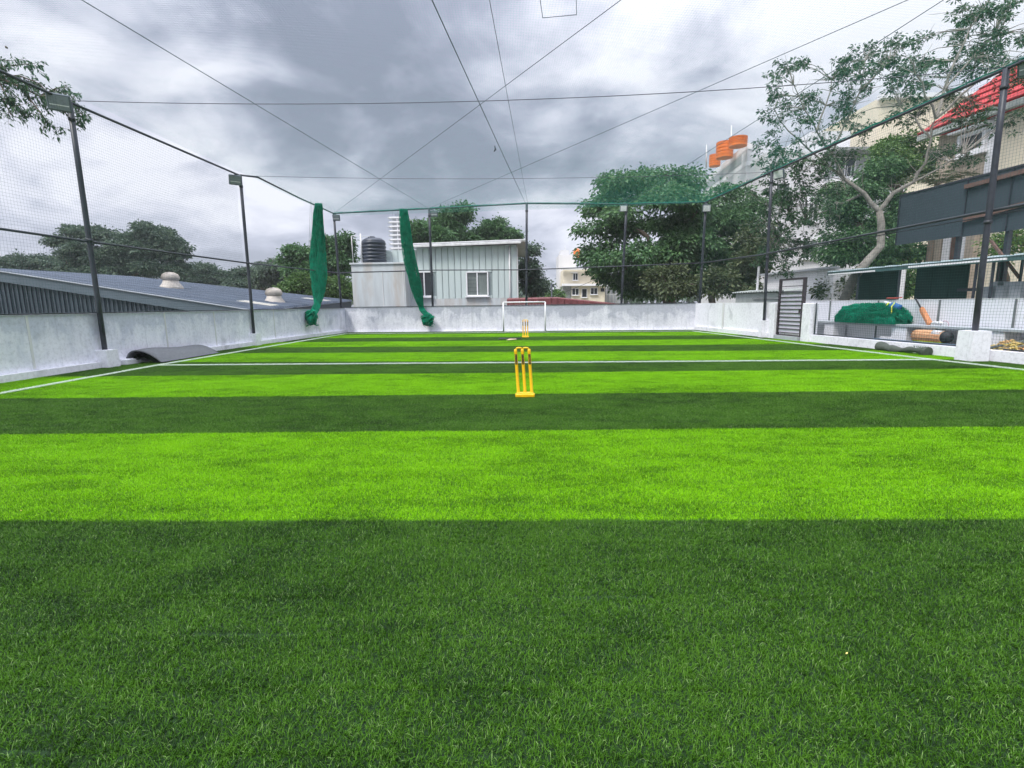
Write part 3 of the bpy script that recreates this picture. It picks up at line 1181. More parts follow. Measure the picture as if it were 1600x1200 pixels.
def knot(m, c, size, seed, n=40):
    """crumpled end of a net: looping cords round a lumpy core"""
    r = random.Random(seed)
    for k in range(n):
        p = []
        a0, b0 = r.uniform(0, 6.28), r.uniform(-1.2, 1.2)
        s_ = r.uniform(.55, 1.05)
        for t in np.linspace(0, r.uniform(2.0, 5.0), 9):
            p.append(np.array(c) + np.array([math.cos(a0+t)*size[0]*s_*math.cos(b0+.3*t), math.sin(a0+t*.7)*size[1]*s_, math.sin(b0+t*.8)*size[2]*s_]))
        m.tube(p, r.uniform(.012, .03), 5)
    V, F = [], []
    nu_, nv_ = 20, 12
    for i in range(nv_+1):
        th = math.pi*i/nv_
        for j in range(nu_):
            ph = 2*math.pi*j/nu_
            d = np.array([math.sin(th)*math.cos(ph), math.sin(th)*math.sin(ph), math.cos(th)])
            f = .8+.22*mnoise.noise(Vector(d*2.7+seed))+.12*math.sin(ph*5+th*6)
            V.append(np.array(c)+d*np.array(size)*f)
    for i in range(nv_):
        for j in range(nu_):
            j2 = (j+1) % nu_
            F.append((i*nu_+j, (i+1)*nu_+j, (i+1)*nu_+j2, i*nu_+j2))
    m.add(V, F, True)
    return m




def onL(x, y, off):                  # a little inside the last stretch of the left wall
    (xa, ya), (xb, yb) = LWALL[-2], LWALL[-1]
    n = np.array([yb-ya, xa-xb, 0.0])
    return onplane(x, y, (xa+off, ya, 0), n)


Yc = 23.9
c1 = [(atY(498, 318, Yc), .17), (atY(497, 335, Yc), .23), (atY(497, 365, Yc), .30), (atY(497, 400, Yc), .40), (atY(498, 430, 23.6), .40), (atY(498, 455, 23.3), .30), (onL(496, 474, .16), .16), (onL(492, 484, .18), .20), (onL(488, 491, .2), .2)]
cb = bunch(refine(c1), 210, .0062, 5)
cb = knot(cb, onL(486, 497, .24), (.30, .2, .34), 3)
ob = cb.build('gathered_net', M_BUNCH)
tag(ob, 'green net gathered into a hanging column on the left wall, knotted at its foot', 'net', 'gathered nets')
Yd = YB(-5.5)-.2
c2 = [(atY(630, 327, Yd), .20), (atY(632, 345, Yd), .26), (atY(635, 375, Yd), .30), (atY(641, 410, Yd), .33), (atY(648, 440, Yd), .33), (atY(654, 465, Yd), .24), (atY(658, 480, Yd), .14), (atY(662, 487, Yd-.1), .18), (atY(668, 492, Yd-.2), .22), (atY(669, 500, Yd-.2), .3)]
cb = bunch(refine(c2), 210, .0062, 9)
cb = knot(cb, atY(668, 502, Yd-.2), (.36, .2, .27), 8)
for k in range(10):
    p = atY(rnd.uniform(656, 680), rnd.uniform(496, 509), Yd-.3)
    cb.tube([p+np.array([math.cos(t)*.1, 0, math.sin(t)*.09]) for t in np.linspace(0, 5, 9)], .012, 4)
ob = cb.build('gathered_net', M_BUNCH)
tag(ob, 'green net gathered into a slanting column over the far wall by the house', 'net', 'gathered nets')
stray = MB()
for k in range(5):
    x = 484+k*2.2
    stray.tube([atY(x+1, 312+k*2, Yc), atY(x, 350, Yc), atY(x-1.5, 388, Yc)], .006, 4)
tag(stray.build('loose_cord', M_NETD), 'thin loose cords hanging left of the gathered net on the left wall', 'cord')

# ================================================================== goal and stumps
gA, gB = gnd(787, 519.5), gnd(852, 519)
gh = 1.46
gt = thing('football_goal', (gA+gB)/2, 'small white goal frame standing against the far wall', 'goal')
for p in (gA, gB):
    MB().tube([p, p+(0, 0, gh)], .036, 10).build('goal_post', M_WHITE, gt)
MB().tube([gA+(0, 0, gh), gB+(0, 0, gh)], .034, 10).build('crossbar', M_WHITE, gt)
MB().tube([gA+(0, .42, .03), gB+(0, .42, .03)], .02, 8).build('base_bar', M_WHITE, gt)
for p in (gA, gB):
    MB().tube([p+(0, 0, .03), p+(0, .42, .03)], .02, 8).build('side_bar', M_WHITE, gt)
    MB().tube([p+(0, 0, gh), p+(0, .42, .03)], .012, 6).build('back_stay', M_WHITE, gt)
gl = []
for i in range(15):
    a = gA+(gB-gA)*i/14
    gl.append([a+(0, 0, gh), a+(0, .42, .05)])
for j in range(1, 11):
    t = j/11
    gl.append([gA+(0, .42*t, gh+(0.05-gh)*t), gB+(0, .42*t, gh+(0.05-gh)*t)])
strand_arrays(gl, .0022).build('goal_net', M_WHITE, gt)


def stumps(base, label, rz, lean):
    t = thing('cricket_stumps', base, label, 'stumps', 'yellow cricket stumps')
    t.rotation_euler = (0, 0, rz)
    t['_base'] = [0, 0, 0]
    bs = MB()
    bs.box((0, 0, .035), (.285, .105, .055), bev=.012)
    bs.box((0, 0, .068), (.25, .08, .022), bev=.008)
    bs.box((0, -.048, .035), (.10, .02, .05), bev=.006)
    bs.build('base', M_YEL, t)
    xs = (-.098, 0.0, .098)
    for x in xs:
        s_ = MB().lathe([(.027, .072), (.027, .085), (.0225, .095), (.0225, .655), (.0235, .66), (.023, .70), (.016, .712), (.010, .713)], (0, 0, 0), 14)
        for V in s_.v:
            V[:, 0] += x+(V[:, 2]-.07)*lean
        st_ = s_.build('stump', M_YEL, t)
        k = MB()
        V = []
        for z in (.49, .64):
            for an in np.linspace(-.85, .85, 7):
                V.append((x+(z-.07)*lean+.0232*math.sin(an), -.0232*math.cos(an), z))
        k.add(V, [(q, q+1, q+8, q+7) for q in range(6)], True)
        k.build('sticker', M_STICK, st_)
    for x0, x1 in zip(xs, xs[1:]):
        o_ = .64*lean
        MB().tube([(x0+o_+.004, 0, .708), (x0+o_+.018, 0, .727), (x0+o_+.035, 0, .730), (x1+o_-.035, 0, .730), (x1+o_-.018, 0, .727), (x1+o_-.004, 0, .708)], [.008, .011, .0125, .0125, .011, .008], 8).build('bail', M_YEL, t)
    return t


stumps(gnd(820.5, 621), 'three yellow stumps with bails in one base, nearest on the dark strip', -.03, -.055)
stumps(gnd(821, 527.5), 'three yellow stumps further away, standing in front of the goal', -.02, 0.0)


def bat_mesh(L=.86):
    """cricket bat lying along +x, face up: blade and handle"""
    bl = MB()
    prof = [(0.0, .045, .016), (.02, .053, .024), (.12, .054, .040), (.3, .054, .030), (.46, .053, .020), (.53, .042, .018), (.56, .02, .016)]
    V, F = [], []
    for x, w, h in prof:
        V += [(x, -w, 0.004), (x, w, 0.004), (x, w, .018), (x, 0, .012+h), (x, -w, .018)]
    for i in range(len(prof)-1):
        for j in range(5):
            j2 = (j+1) % 5
            F.append((i*5+j, i*5+j2, i*5+5+j2, i*5+5+j))
    F += [(4, 3, 2, 1, 0), tuple((len(prof)-1)*5+j for j in range(5))]
    bl.add(V, F)
    hd = MB().tube([(.54, 0, .02), (.62, 0, .02), (.84, 0, .02), (.855, 0, .02)], [.016, .016, .0165, .02], 10)
    return bl, hd


def bat(base, rot, label, m_blade, m_grip):
    t = thing('cricket_bat', base, label, 'cricket bat', 'cricket bats')
    t['_base'] = [0, 0, 0]
    bl, hd = bat_mesh()
    bl.build('blade', m_blade, t)
    hd.build('handle', m_grip, t)
    t.rotation_euler = rot
    return t


bat(gnd(779, 531)+(0, 0, .03), (0, 0, math.radians(8)), 'black bat lying on the turf left of the far stumps', M_GRIP, M_GRIP)
bat(gnd(793, 533)+(0, 0, .03), (0, 0, math.radians(55)), 'pale bat lying on the turf between black bat and far stumps', M_WILLP, M_GRIP)

# ================================================================== rolled turf on the left
ra, rb_ = gnd(233, 565), gnd(338, 552)
ra, rb_ = np.array([-9.50, 12.2, 0]), np.array([-9.56, 14.75, 0])
ax_ = (rb_-ra)/np.linalg.norm(rb_-ra)
nx_ = np.array([ax_[1], -ax_[0], 0])
prof = []
for k in range(25):          # flattened roll lying open like a wing: high near the wall, thin edge to the pitch
    t = k/24
    x = -.44+.92*t
    z = .35*(1-((t-.25)/.75)**1.9) if t > .25 else .35*math.sqrt(max(0, 1-((t-.25)/.27)**2))
    prof.append((x, max(.02, z)))
V, F = [], []
K = len(prof)
SEG = 14
for i in range(SEG+1):
    s_ = i/SEG
    e = 1.0 if 0 < i < SEG else .97
    f = 1-.25*s_
    for layer, (dz, sc_) in enumerate(((0, 1.0), (-.028, .95))):
        for (x, z) in prof:
            zz_ = max(.012, z*f*e*(1+.05*math.sin(s_*9+x*4))+dz)
            V.append(ra+(rb_-ra)*s_+nx_*(x*sc_*(1-.12*s_))+np.array([0, 0, zz_+.02]))
for i in range(SEG):
    for k in range(K-1):
        a = i*2*K+k
        F.append((a, a+1, a+2*K+1, a+2*K))
        a += K
        F.append((a+1, a, a+2*K, a+2*K+1))
for i in (0, SEG):
    for k in range(K-1):
        a = i*2*K+k
        F.append((a, a+K, a+K+1, a+1) if i == 0 else (a, a+1, a+K+1, a+K))
for i in range(SEG):
    a = i*2*K
    F.append((a, a+2*K, a+3*K, a+K))
    a += K-1
    F.append((a, a+K, a+3*K, a+2*K))
t = thing('turf_roll', (ra+rb_)/2, 'grey-backed leftover turf folded over, lying along the left wall', 'turf roll')
MB().add(V, F, True).build('backing', M_ROLLG, t)
inn = MB()
for lay in range(3):
    pts_ = []
    for k in range(14):
        tt = k/13
        pts_.append(nx_*(-.34+.62*tt-.02*lay)*(1-.1*lay)+np.array([0, 0, .03+(.25-.06*lay)*math.sin(math.pi*tt**.7)]))
    V, F = [], []
    for i, s_ in enumerate((.02+.004*lay, .5, .97)):
        for p in pts_:
            V.append(ra+(rb_-ra)*s_+p*(1-.25*s_))
    for i in range(2):
        for k in range(13):
            F.append((i*14+k, i*14+k+1, i*14+15+k, i*14+14+k))
    inn.add(V, F, True)
inn.build('inner_fold', M_BASE_D, t)

# ================================================================== gate on the right
g0, g1 = RP(18.38, 0, 0), RP(17.12, 0, 0)
gt = thing('slatted_gate', (g0+g1)/2, 'tall narrow gate of lavender panels with dark bars at the right wall', 'gate')
H = 2.12
dg = (g1-g0)/np.linalg.norm(g1-g0)
zb_ = .16
for p, w in ((g0, .09), (g1+dg*.02, .11)):
    MB().bar(p+(0, 0, zb_), p+(0, 0, H), w, .06, up=(dg[0], dg[1], 0)).build('frame_post', M_GATE, gt)
MB().bar(g0+(0, 0, H-.03), g1+(0, 0, H-.03), .05, .07).build('top_bar', M_GATE, gt)
MB().bar(g0+(0, 0, zb_+.0), g1+(0, 0, zb_+.0), .045, .05).build('bottom_bar', M_GATE, gt)
nb_ = 10
z0_, z1_ = zb_+.09, 1.62
hh = (z1_-z0_)/nb_
n_in = np.array([-1, -RS, 0])/math.hypot(1, RS)
pan = MB().bar(g0+dg*.05+(0, 0, z0_+hh*.5)-n_in*.02, g1-dg*.05+(0, 0, z0_+hh*.5)-n_in*.02, .02, hh-.006).build('slat_panel', M_LAV, gt)
brr = MB().bar(g0+dg*.04+(0, 0, z0_)+n_in*.012, g1-dg*.04+(0, 0, z0_)+n_in*.004, .024, .024).build('cross_bar', M_GATE, gt)
for k in range(1, nb_):
    again(pan, gt, (0, 0, hh*k))
for k in range(1, nb_+1):
    again(brr, gt, (0, 0, hh*k))
again(brr, gt, (0, 0, hh*nb_+.23))
MB().bar(g1-dg*.10+(0, 0, z0_+hh*5.05)+n_in*.04, g1-dg*.10+(0, 0, z0_+hh*6.0)+n_in*.04, .04, .05).build('latch', M_GATE, gt)
sl = MB().box((XR(17.75), 17.75, .07), (.26, 1.3, .14), AR).build('gate_sill', M_CEM)
tag(sl, 'cement sill block under the slatted gate', 'sill')


# ================================================================== bench yard on the right
OFFP = 1.55                       # white board wall behind the bench
Pn, Pf = onR(1285, 472, OFFP), onR(1600, 470, OFFP)
t = thing('board_wall', RP(15.0, OFFP, 0), 'white board wall behind the bench with dark upright joints', 'wall')
ys = [19.6, 18.0, 15.95, 13.93, 12.05, 10.1, 8.0, 6.0]
for Y0, Y1 in zip(ys, ys[1:]):
    MB().bar(RP(Y0-.008, OFFP+.03, .66), RP(Y1+.008, OFFP+.03, .66), .05, 1.32).build('board', M_PANEL, t)
for Y0 in ys[1:-1]:
    MB().bar(RP(Y0, OFFP-.02, .02), RP(Y0, OFFP-.02, 1.33), .03, .03, up=(0, 1, 0)).build('joint_post', M_PIPE, t)
MB().bar(RP(ys[0], OFFP+.03, 1.335), RP(ys[-1], OFFP+.03, 1.335), .07, .025).build('coping', M_WHITE, t)
zs = .62
t = thing('bench', RP(14.0, OFFP-.3, 0), 'long grey cement bench ledge against the white board wall', 'bench')
MB().bar(RP(19.0, OFFP-.30, zs), RP(6.0, OFFP-.30, zs), .52, .07, bev=.008).build('seat_slab', M_CEM, t)
for Y0, w in ((17.3, .45), (14.55, .5), (11.9, .3), (8.9, .4)):
    MB().box((XR(Y0, OFFP-.30), Y0, zs/2-.02), (.44, w, zs-.04), AR, .01).build('support_block', M_WALLW, t)
MB().box((XR(14.95, OFFP-.38), 14.95, .14), (.34, .4, .28), AR, .01).build('step_block', M_WALLW, t)
# heap of spare net on the bench
hc = onR(1362, 494, OFFP-.35)
mh = MB()
V, F = [], []
nu_, nv_ = 56, 22
HL, HW, HH = 1.15, .38, .50
for i in range(nv_+1):
    th = (i/nv_)*math.pi*.5
    for j in range(nu_):
        ph = 2*math.pi*j/nu_
        cx, sx = math.cos(ph), math.sin(ph)
        ex = abs(cx)**.6*math.copysign(1, cx)
        eyy = abs(sx)**.6*math.copysign(1, sx)
        rr = math.sin(th)**.6 if th > 0 else 0
        fold = 1+.07*math.sin(ex*rr*9+eyy*6+math.cos(th)*11)+.16*mnoise.noise(Vector((ex*rr*3.1, eyy*rr*3.1, math.cos(th)*3)))
        x, y, z = ex*rr*HW*fold, eyy*rr*HL*fold, (math.cos(th)**.55)*HH*(fold*.7+.3)*(1+.18*math.sin(eyy*rr*2.2))
        p = rotz(AR)@np.array([x, y, z])
        V.append(np.array([hc[0], hc[1], zs+.03])+p)
for i in range(nv_):
    for j in range(nu_):
        j2 = (j+1) % nu_
        F.append((i*nu_+j, (i+1)*nu_+j, (i+1)*nu_+j2, i*nu_+j2))
mh.add(V, F, True)
for k in range(900):
    u, a = rnd.uniform(-1, 1), rnd.uniform(.1, 3.0)
    path = []
    drift, wv = rnd.uniform(-.7, .7), rnd.uniform(2, 6)
    for s_ in np.linspace(0, 1, 9):
        yy = max(-1.02, min(1.02, u+drift*(s_-.5)))
        aa = a+.35*math.sin(s_*wv+u*5)
        pr_ = math.sqrt(max(.06, 1-abs(yy)**4))
        p = rotz(AR)@np.array([math.cos(aa)*HW*1.07*pr_, yy*HL, max(0.01, abs(math.sin(aa))**.7*HH*1.08*pr_)])*(1+.10*math.sin(s_*11+u*17)+.05*math.sin(u*63))
        path.append(np.array([hc[0], hc[1], zs+.03])+p)
    mh.tube(path, rnd.uniform(.003, .009), 4, caps=False)
for k in range(260):               # frayed cords hanging over the edge
    yy = rnd.uniform(-1, 1)*HL
    p = np.array([hc[0], hc[1], zs+.05])+rotz(AR)@np.array([-.33, yy, .03])
    L_ = rnd.uniform(.04, .16)
    q = rnd.uniform(.0, 1.0)
    p = p+(0, 0, q*HH*.85)+rotz(AR)@np.array([q*q*.25, 0, 0])
    mh.tube([p, p+(-.04, rnd.gauss(0, .05), .01), p+(-.07, rnd.gauss(0, .09), -L_*.6)], .0035, 4, caps=False)
ob = mh.build('net_heap', M_BUNCH)
tag(ob, 'dark green heap of spare netting piled on the bench', 'net')
bc = onR(1398, 480, OFFP-.35)
t = thing('kit_bag', (bc[0], bc[1], bc[2]-.1), 'small blue bag with lime straps on top of the green net heap', 'bag')
b_ = MB()
V, F = [], []
for i in range(9):
    th = math.pi*i/8
    for j in range(14):
        ph = 2*math.pi*j/14
        d = np.array([math.sin(th)*math.cos(ph), math.sin(th)*math.sin(ph), math.cos(th)])
        V.append(bc+d*np.array([.16, .20, .13])*(1+.35*mnoise.noise(Vector(d*2+Vector((3, 1, 2)).to_tuple()[0]*np.ones(3)))))
for i in range(8):
    for j in range(14):
        j2 = (j+1) % 14
        F.append((i*14+j, (i+1)*14+j, (i+1)*14+j2, i*14+j2))
b_.add(V, F, True).build('bag_body', M_BLUE, t)
for dy in (-.10, .14):
    MB().tube([bc+(-.05, dy+.05, .13), bc+(-.16, dy, .02), bc+(-.2, dy-.07, -.13), bc+(-.22, dy-.1, -.2)], .016, 6).build('strap', M_LIME, t)
MB().tube([bc+(.02, .18, .1), bc+(0, .4, .12), bc+(.02, .5, .05)], [.03, .06, .03], 8).build('white_flap', M_WHITE, t)

# bats and small things on and under the bench
pt_, pb = onR(1432, 467, OFFP-.06), onR(1454, 507, OFFP-.30)
t = thing('cricket_bat', pb, 'orange-brown bat leaning on the white boards above the bench', 'cricket bat', 'cricket bats')
t['_base'] = [0, 0, 0]
bl, hd = bat_mesh()
bl.build('blade', M_WILLOW, t)
hd.build('handle', M_GRIP, t)
dv = Vector(pt_-pb)
xax = dv.normalized()
zax = Vector((-1, 0, .25))
yax = zax.cross(xax).normalized()*1.2
zax = xax.cross(yax).normalized()
sc_ = dv.length/.86
t.matrix_world = Matrix.Translation(Vector(pb)) @ Matrix((xax*1, yax, zax)).transposed().to_4x4() @ Matrix.Scale(sc_, 4)
# kit under the bench: an orange bat cover and a mat edge
kc = onR(1452, 531, OFFP-.55)
t = thing('bat_bundle', (kc[0], kc[1], 0), 'orange-brown basket-like bundle with a dark end lying under the bench', 'bundle')
u_ = np.array([-math.sin(AR), math.cos(AR), 0])
pts_ = [np.array([kc[0], kc[1], .38])+u_*q for q in (.42, .40, .2, -.15, -.42, -.55, -.62)]
MB().tube(pts_[:5], [.10, .155, .165, .165, .15], 14).build('bundle_body', M_WILLP2, t)
MB().tube(pts_[4:], [.152, .13, .06], 14).build('dark_end', M_GRIP, t)
MB().tube([p+np.array([-.05, 0, .075]) for p in (pts_[3]-u_*.02, pts_[4]+u_*.02)], [.10, .085], 10).build('pale_band', M_DIRTW, t)
for q in (-.09, -.03, .03, .09):
    MB().tube([p+np.array([-.166*math.cos(q*8), 0, .166*math.sin(q*8)]) for p in pts_[1:5]], .008, 5).build('cane', M_WILLOW, t)
MB().tube([p+np.array([-.02, 0, -.13]) for p in pts_[1:5]], [.08, .10, .10, .08], 10).build('lime_underside', M_LIME, t)
MB().bar(np.array([kc[0], kc[1], .11])+u_*.45, np.array([kc[0], kc[1], .11])-u_*.5, .3, .22).build('low_rack', M_CEM, t)
mt = MB().bar(RP(14.9, .45, .22), RP(11.5, .45, .22), .45, .05).build('folded_mat', M_MATB)
tag(mt, 'blue mat lying flat behind the low kerb under the bench', 'mat')
rc = onR(1476, 508, OFFP-.3)
tr_ = MB().tube([rc+np.array([0, 0, .0])+u_*math.cos(a)*.11+np.array([0, 0, math.sin(a)*.11]) for a in np.linspace(0, 2*math.pi, 25)], .011, 6)
ob = tr_.build('training_ring', mat('pink_plastic', (.55, .36, .42), .5, .05))
tag(ob, 'thin pinkish ring standing against the white boards right of the post', 'ring')
gl_ = onR(1466, 505, OFFP-.35)
g2 = MB()
for k in range(5):
    g2.tube([gl_+u_*(-.12+.06*k)+(0, 0, -.03), gl_+u_*(-.10+.06*k)+(0, 0, .02+.02*(k % 2)), gl_+u_*(-.06+.06*k)+(0, 0, -.02)], .03, 7)
tag(g2.build('white_glove', M_WHITE), 'crumpled white glove on the bench beside the leaning bat', 'glove')
cl_ = onR(1394, 467, OFFP)
cc = MB().box(cl_+(0, 0, .02), (.10, .34, .035), AR, .012).tube([cl_-u_*.15+(0, 0, .02), cl_-u_*.34+(0, 0, .04)], .016, 6)
tag(cc.build('red_cloth', mat('red_cloth', (.5, .09, .07), .8, .2)), 'small red cloth lying on top of the white board wall', 'cloth')
pn = onR(1445, 472, OFFP-.12)

# yellow scrap heap, pipes across it (far right)
sc0 = onR(1580, 543, .75)
for k in range(90):
    pass
t = MB()
r = random.Random(4)
for k in range(300):
    p = np.array([sc0[0]+r.gauss(0, .20), sc0[1]+r.gauss(0, .45), .05])
    p[0] = max(p[0], XR(p[1], .30))
    hgt = .30*math.exp(-((p[0]-sc0[0])/.3)**2-((p[1]-sc0[1])/.5)**2)
    a, L_ = r.uniform(0, 6.28), r.uniform(.04, .10)
    d = np.array([math.cos(a), math.sin(a), r.uniform(-.3, .5)])*L_
    p[2] = .10+hgt*r.uniform(.7, 1.1)
    t.tube([p-d, p+(0, 0, .015), p+d], [.009, .017, .008], 5)
hp = t.build('scrap_heap', M_CHAFF)
tag(hp, 'heap of yellow scraps behind the kerb at the right edge of the picture', 'scrap heap')
for k, (a, c, r_) in enumerate(((onR(1530, 546, .35), onR(1600, 533, .8), .03), (onR(1535, 550, .3), onR(1600, 540, .7), .022), (onR(1560, 540, .7), onR(1600, 533, 1.0), .026))):
    c = a+(c-a)*1.9
    a[2], c[2] = max(a[2], .12), max(c[2], .18)
    ob = MB().bar(a, c, r_*2.6, r_*1.4, bev=.004).build('grey_plank', M_PIPE)
    tag(ob, ('longest grey plank lying over the yellow scrap heap', 'lower grey plank lying close over the yellow scrap heap', 'short grey plank behind the other two above the yellow scraps')[k], 'plank', 'grey planks')

# rolled turf along the right kerb
a, c = gnd(1313, 543, .08), gnd(1447, 550, .09)
a[0] = XR(a[1], -.16)
c[0] = XR(c[1], -.18)
t = thing('turf_roll', (a+c)/2, 'long thin olive turf roll lying against the right kerb', 'turf roll')
pp, rr = [], []
for k in range(30):
    s_ = k/29
    pp.append(a+(c-a)*s_+np.array([.02*math.sin(s_*14), 0, .02*math.sin(s_*9+1)]))
    rr.append((.085+.02*math.sin(s_*21)+.02*math.sin(s_*7))*(1.25 if s_ < .22 else 1)*(1.15 if s_ > .8 else 1)*(.5 if k in (0,) else 1))
MB().tube(pp, rr, 12).build('backing', M_ROLLG2, t)
tf = MB()
e_ = (c-a)/np.linalg.norm(c-a)
for k in range(420):
    an, s_ = rnd.uniform(0, 6.28), rnd.uniform(-.02, .42)
    p = c-e_*s_ + np.array([math.cos(an)*.105, 0, math.sin(an)*.105])
    d = np.array([math.cos(an)*.03, rnd.gauss(0, .012), math.sin(an)*.03])
    q = np.array([rnd.gauss(0, .006), rnd.gauss(0, .006), rnd.gauss(0, .006)])
    tf.add([p, p+q, p+d], [(0, 1, 2)])
tf.build('grass_fringe', mat('roll_grass', (.03, .10, .03), .8, .2), t)

# ================================================================== canopy shed behind the board wall
OFS = 3.0
t = thing('canopy_shed', RP(14, OFS, 0), 'open shed with a pale green ribbed roof and dark green sheets behind the bench', 'shed')
A_, C_ = onR(1291, 434, OFS), onR(1602, 405, OFS)
zA, zC = A_[2], C_[2]
Ya, Yc_ = A_[1], C_[1]-3.0
nsh = 15
for k in range(nsh):                 # roof sheets side by side, each with a raised crest
    Y0, Y1 = Ya+(Yc_-Ya)*k/nsh, Ya+(Yc_-Ya)*(k+1)/nsh
    z = 2.42
    mb = MB()
    e0, e1 = RP(Y0-.01, OFS, z), RP(Y1+.01, OFS, z)
    bk = np.array([2.6, .3, .06])
    mb.slab([e0, e1, e1+bk, e0+bk], (0, 0, .02))
    cb_ = MB().slab([RP(Y0-.08, OFS-.012, z+.022), RP(Y0-.36, OFS-.012, z+.022), RP(Y0-.34, OFS-.012, z+.022)+bk, RP(Y0-.10, OFS-.012, z+.022)+bk], (0, 0, .04))
    mb.build('roof_sheet', M_CANO, t)
    cb_.build('roof_crest', M_CANOW, t)
MB().bar(RP(Ya, OFS+.04, 2.36), RP(Yc_, OFS+.04, 2.36), .05, .10).build('eave_beam', M_CANO, t)
MB().bar(RP(Ya-.2, OFS-.06, 2.34), RP(Ya-2.4, OFS-.06, 2.34), .05, .05).build('tube_lamp', M_WHITE, t)
MB().bar(RP(Yc_+6.3, OFS-.06, 2.37), RP(Yc_+3.4, OFS-.06, 2.37), .05, .05).build('tube_lamp', M_WHITE, t)
bw0, bw1 = onR(1340, 450, OFS+1.5), onR(1402, 450, OFS+1.5)
bw2, bw3 = onR(1430, 450, OFS+1.5), onR(1512, 450, OFS+1.5)
for (p, q) in ((bw0, bw1), (bw2, bw3)):
    n_ = 3
    for k in range(n_):
        a, c = p+(q-p)*(k+.02)/n_, p+(q-p)*(k+.98)/n_
        MB().bar((a[0], a[1], 1.5), (c[0], c[1], 1.5), .04, 2.2).build('dark_sheet', M_TARP, t)
MB().bar((bw3[0]-.3, bw3[1], 1.62), (bw3[0]+.6, bw3[1]-6.4, 1.62), .06, .09).build('rail_beam', M_STEEL, t)
for px, of in ((1340, .1), (1404, .1), (1522, .1), (1556, .9), (1592, .9), (1548, .1)):
    p = onR(px, 450, OFS+of)
    MB().bar((p[0], p[1], 0), (p[0], p[1], 2.4), .05, .05, up=(0, 1, 0)).build('shed_post', M_STEEL, t)
p_ = onR(1592, 440, OFS+.9)
MB().bar(p_+(0, 0, .1), p_+(-.1, .9, 1.2), .06, .06).build('brace', M_BROWN, t)
for k, (px, py, w, h) in enumerate(((1548, 459, .5, .30), (1570, 459, .55, .36), (1590, 456, .45, .45), (1561, 449, .22, .22))):
    p = onR(px, py, OFS+.7)
    ob = MB().box((p[0], p[1], p[2]-.1), (.4, w, h+.3), AR, .01).build('cement_block', M_BLOCK)
    tag(ob, ('lowest cement block under the shed roof next to the thick post', 'wide cement block in the middle under the shed roof',
             'tall cement block at the picture edge under the shed roof', 'small cement block on top of the others')[k], 'cement block', 'cement blocks')
tb = onR(1570, 466, OFS+.7)
ob = MB().box((tb[0], tb[1], 1.12), (.6, 2.6, .06), AR).bar((tb[0], tb[1]-1, 0), (tb[0], tb[1]-1, 1.1), .06, .06, up=(0, 1, 0)).bar((tb[0], tb[1]+1, 0), (tb[0], tb[1]+1, 1.1), .06, .06, up=(0, 1, 0)).build('work_shelf', M_BLOCK)
tag(ob, 'low shelf under the shed roof carrying the cement blocks', 'shelf')

# ================================================================== hoarding
OFH = 5.2
h00, h01 = onR(1408, 307, OFH), onR(1408, 391, OFH)
h10, h11 = onR(1602, 253, OFH), onR(1602, 347, OFH)
t = thing('hoarding', (h00[0], h00[1], -3.5), 'large slate grey sheet hoarding with brown beams high on the right', 'hoarding')
zt, zb2 = (h00[2]+h10[2])/2, (h01[2]+h11[2])/2
Yh0, Yh1 = h00[1], h10[1]-4
yj = [Yh0, onR(1512, 300, OFH)[1], onR(1580, 300, OFH)[1], Yh1]
for k, (Y0, Y1) in enumerate(zip(yj, yj[1:])):
    MB().bar(RP(Y0-.012, OFH, (zt+zb2)/2), RP(Y1+.012, OFH, (zt+zb2)/2), .05, zt-zb2-(0 if k else .06)).build('sheet_panel', M_HOARD, t)
    MB().bar(RP(Y0-.03, OFH-.04, zb2+.02), RP(Y0-.03, OFH-.04, zt-.02), .05, .03, up=(0, 1, 0)).build('frame_upright', M_STEEL, t)
MB().bar(RP(Yh0, OFH-.035, zt-.03), RP(Yh1, OFH-.035, zt-.03), .03, .06).build('top_frame', M_STEEL, t)
for (x0, y0, x1, y1) in ((1508, 292, 1602, 267), (1506, 344, 1602, 318)):
    a, c = onR(x0, y0, OFH-.10), onR(x1, y1, OFH-.10)
    MB().bar(a, c+(c-a)*.6, .08, .13).build('beam', M_BROWN, t)
for Y in (yj[1]+.2, yj[2], Yh1+.3):
    MB().bar(RP(Y, OFH+.10, -3.5), RP(Y, OFH+.10, zt), .12, .12, up=(0, 1, 0)).build('support_post', M_STEEL, t)

# ================================================================== cream house with red tiles (right)
OFC = 11.5


def HP(px, py, off=OFC):
    return onR(px, py, off)


c0 = HP(1470, 205)
Yf = c0[1]
zE = onR(1471, 207, OFC-.45)[2]
t = thing('red_roof_house', RP(Yf-6, OFC+4, -3.5), 'cream house with red tiled roof and white framed window beyond the hoarding', 'house')
Yn = Yf-15
MB().hexa([RP(Yf, OFC, -3.5), RP(Yf, OFC+9, -3.5), RP(Yn, OFC+9, -3.5), RP(Yn, OFC, -3.5)],
          [RP(Yf, OFC, zE), RP(Yf, OFC+9, zE), RP(Yn, OFC+9, zE), RP(Yn, OFC, zE)]).build('wall', M_CREAM, t)
# boarded bay at the far corner: single boards
Yb1 = HP(1543, 230)[1]
zz0, zz1 = 4.2, zE-.02
nbd = 22
bd = MB().bar(RP(Yf-.02, OFC-.03, zz0+.11), RP(Yb1, OFC-.03, zz0+.11), .06, .215).build('wall_board', M_BRICK, t)
for k in range(1, nbd):
    again(bd, t, (0, 0, (zz1-zz0)/nbd*k))
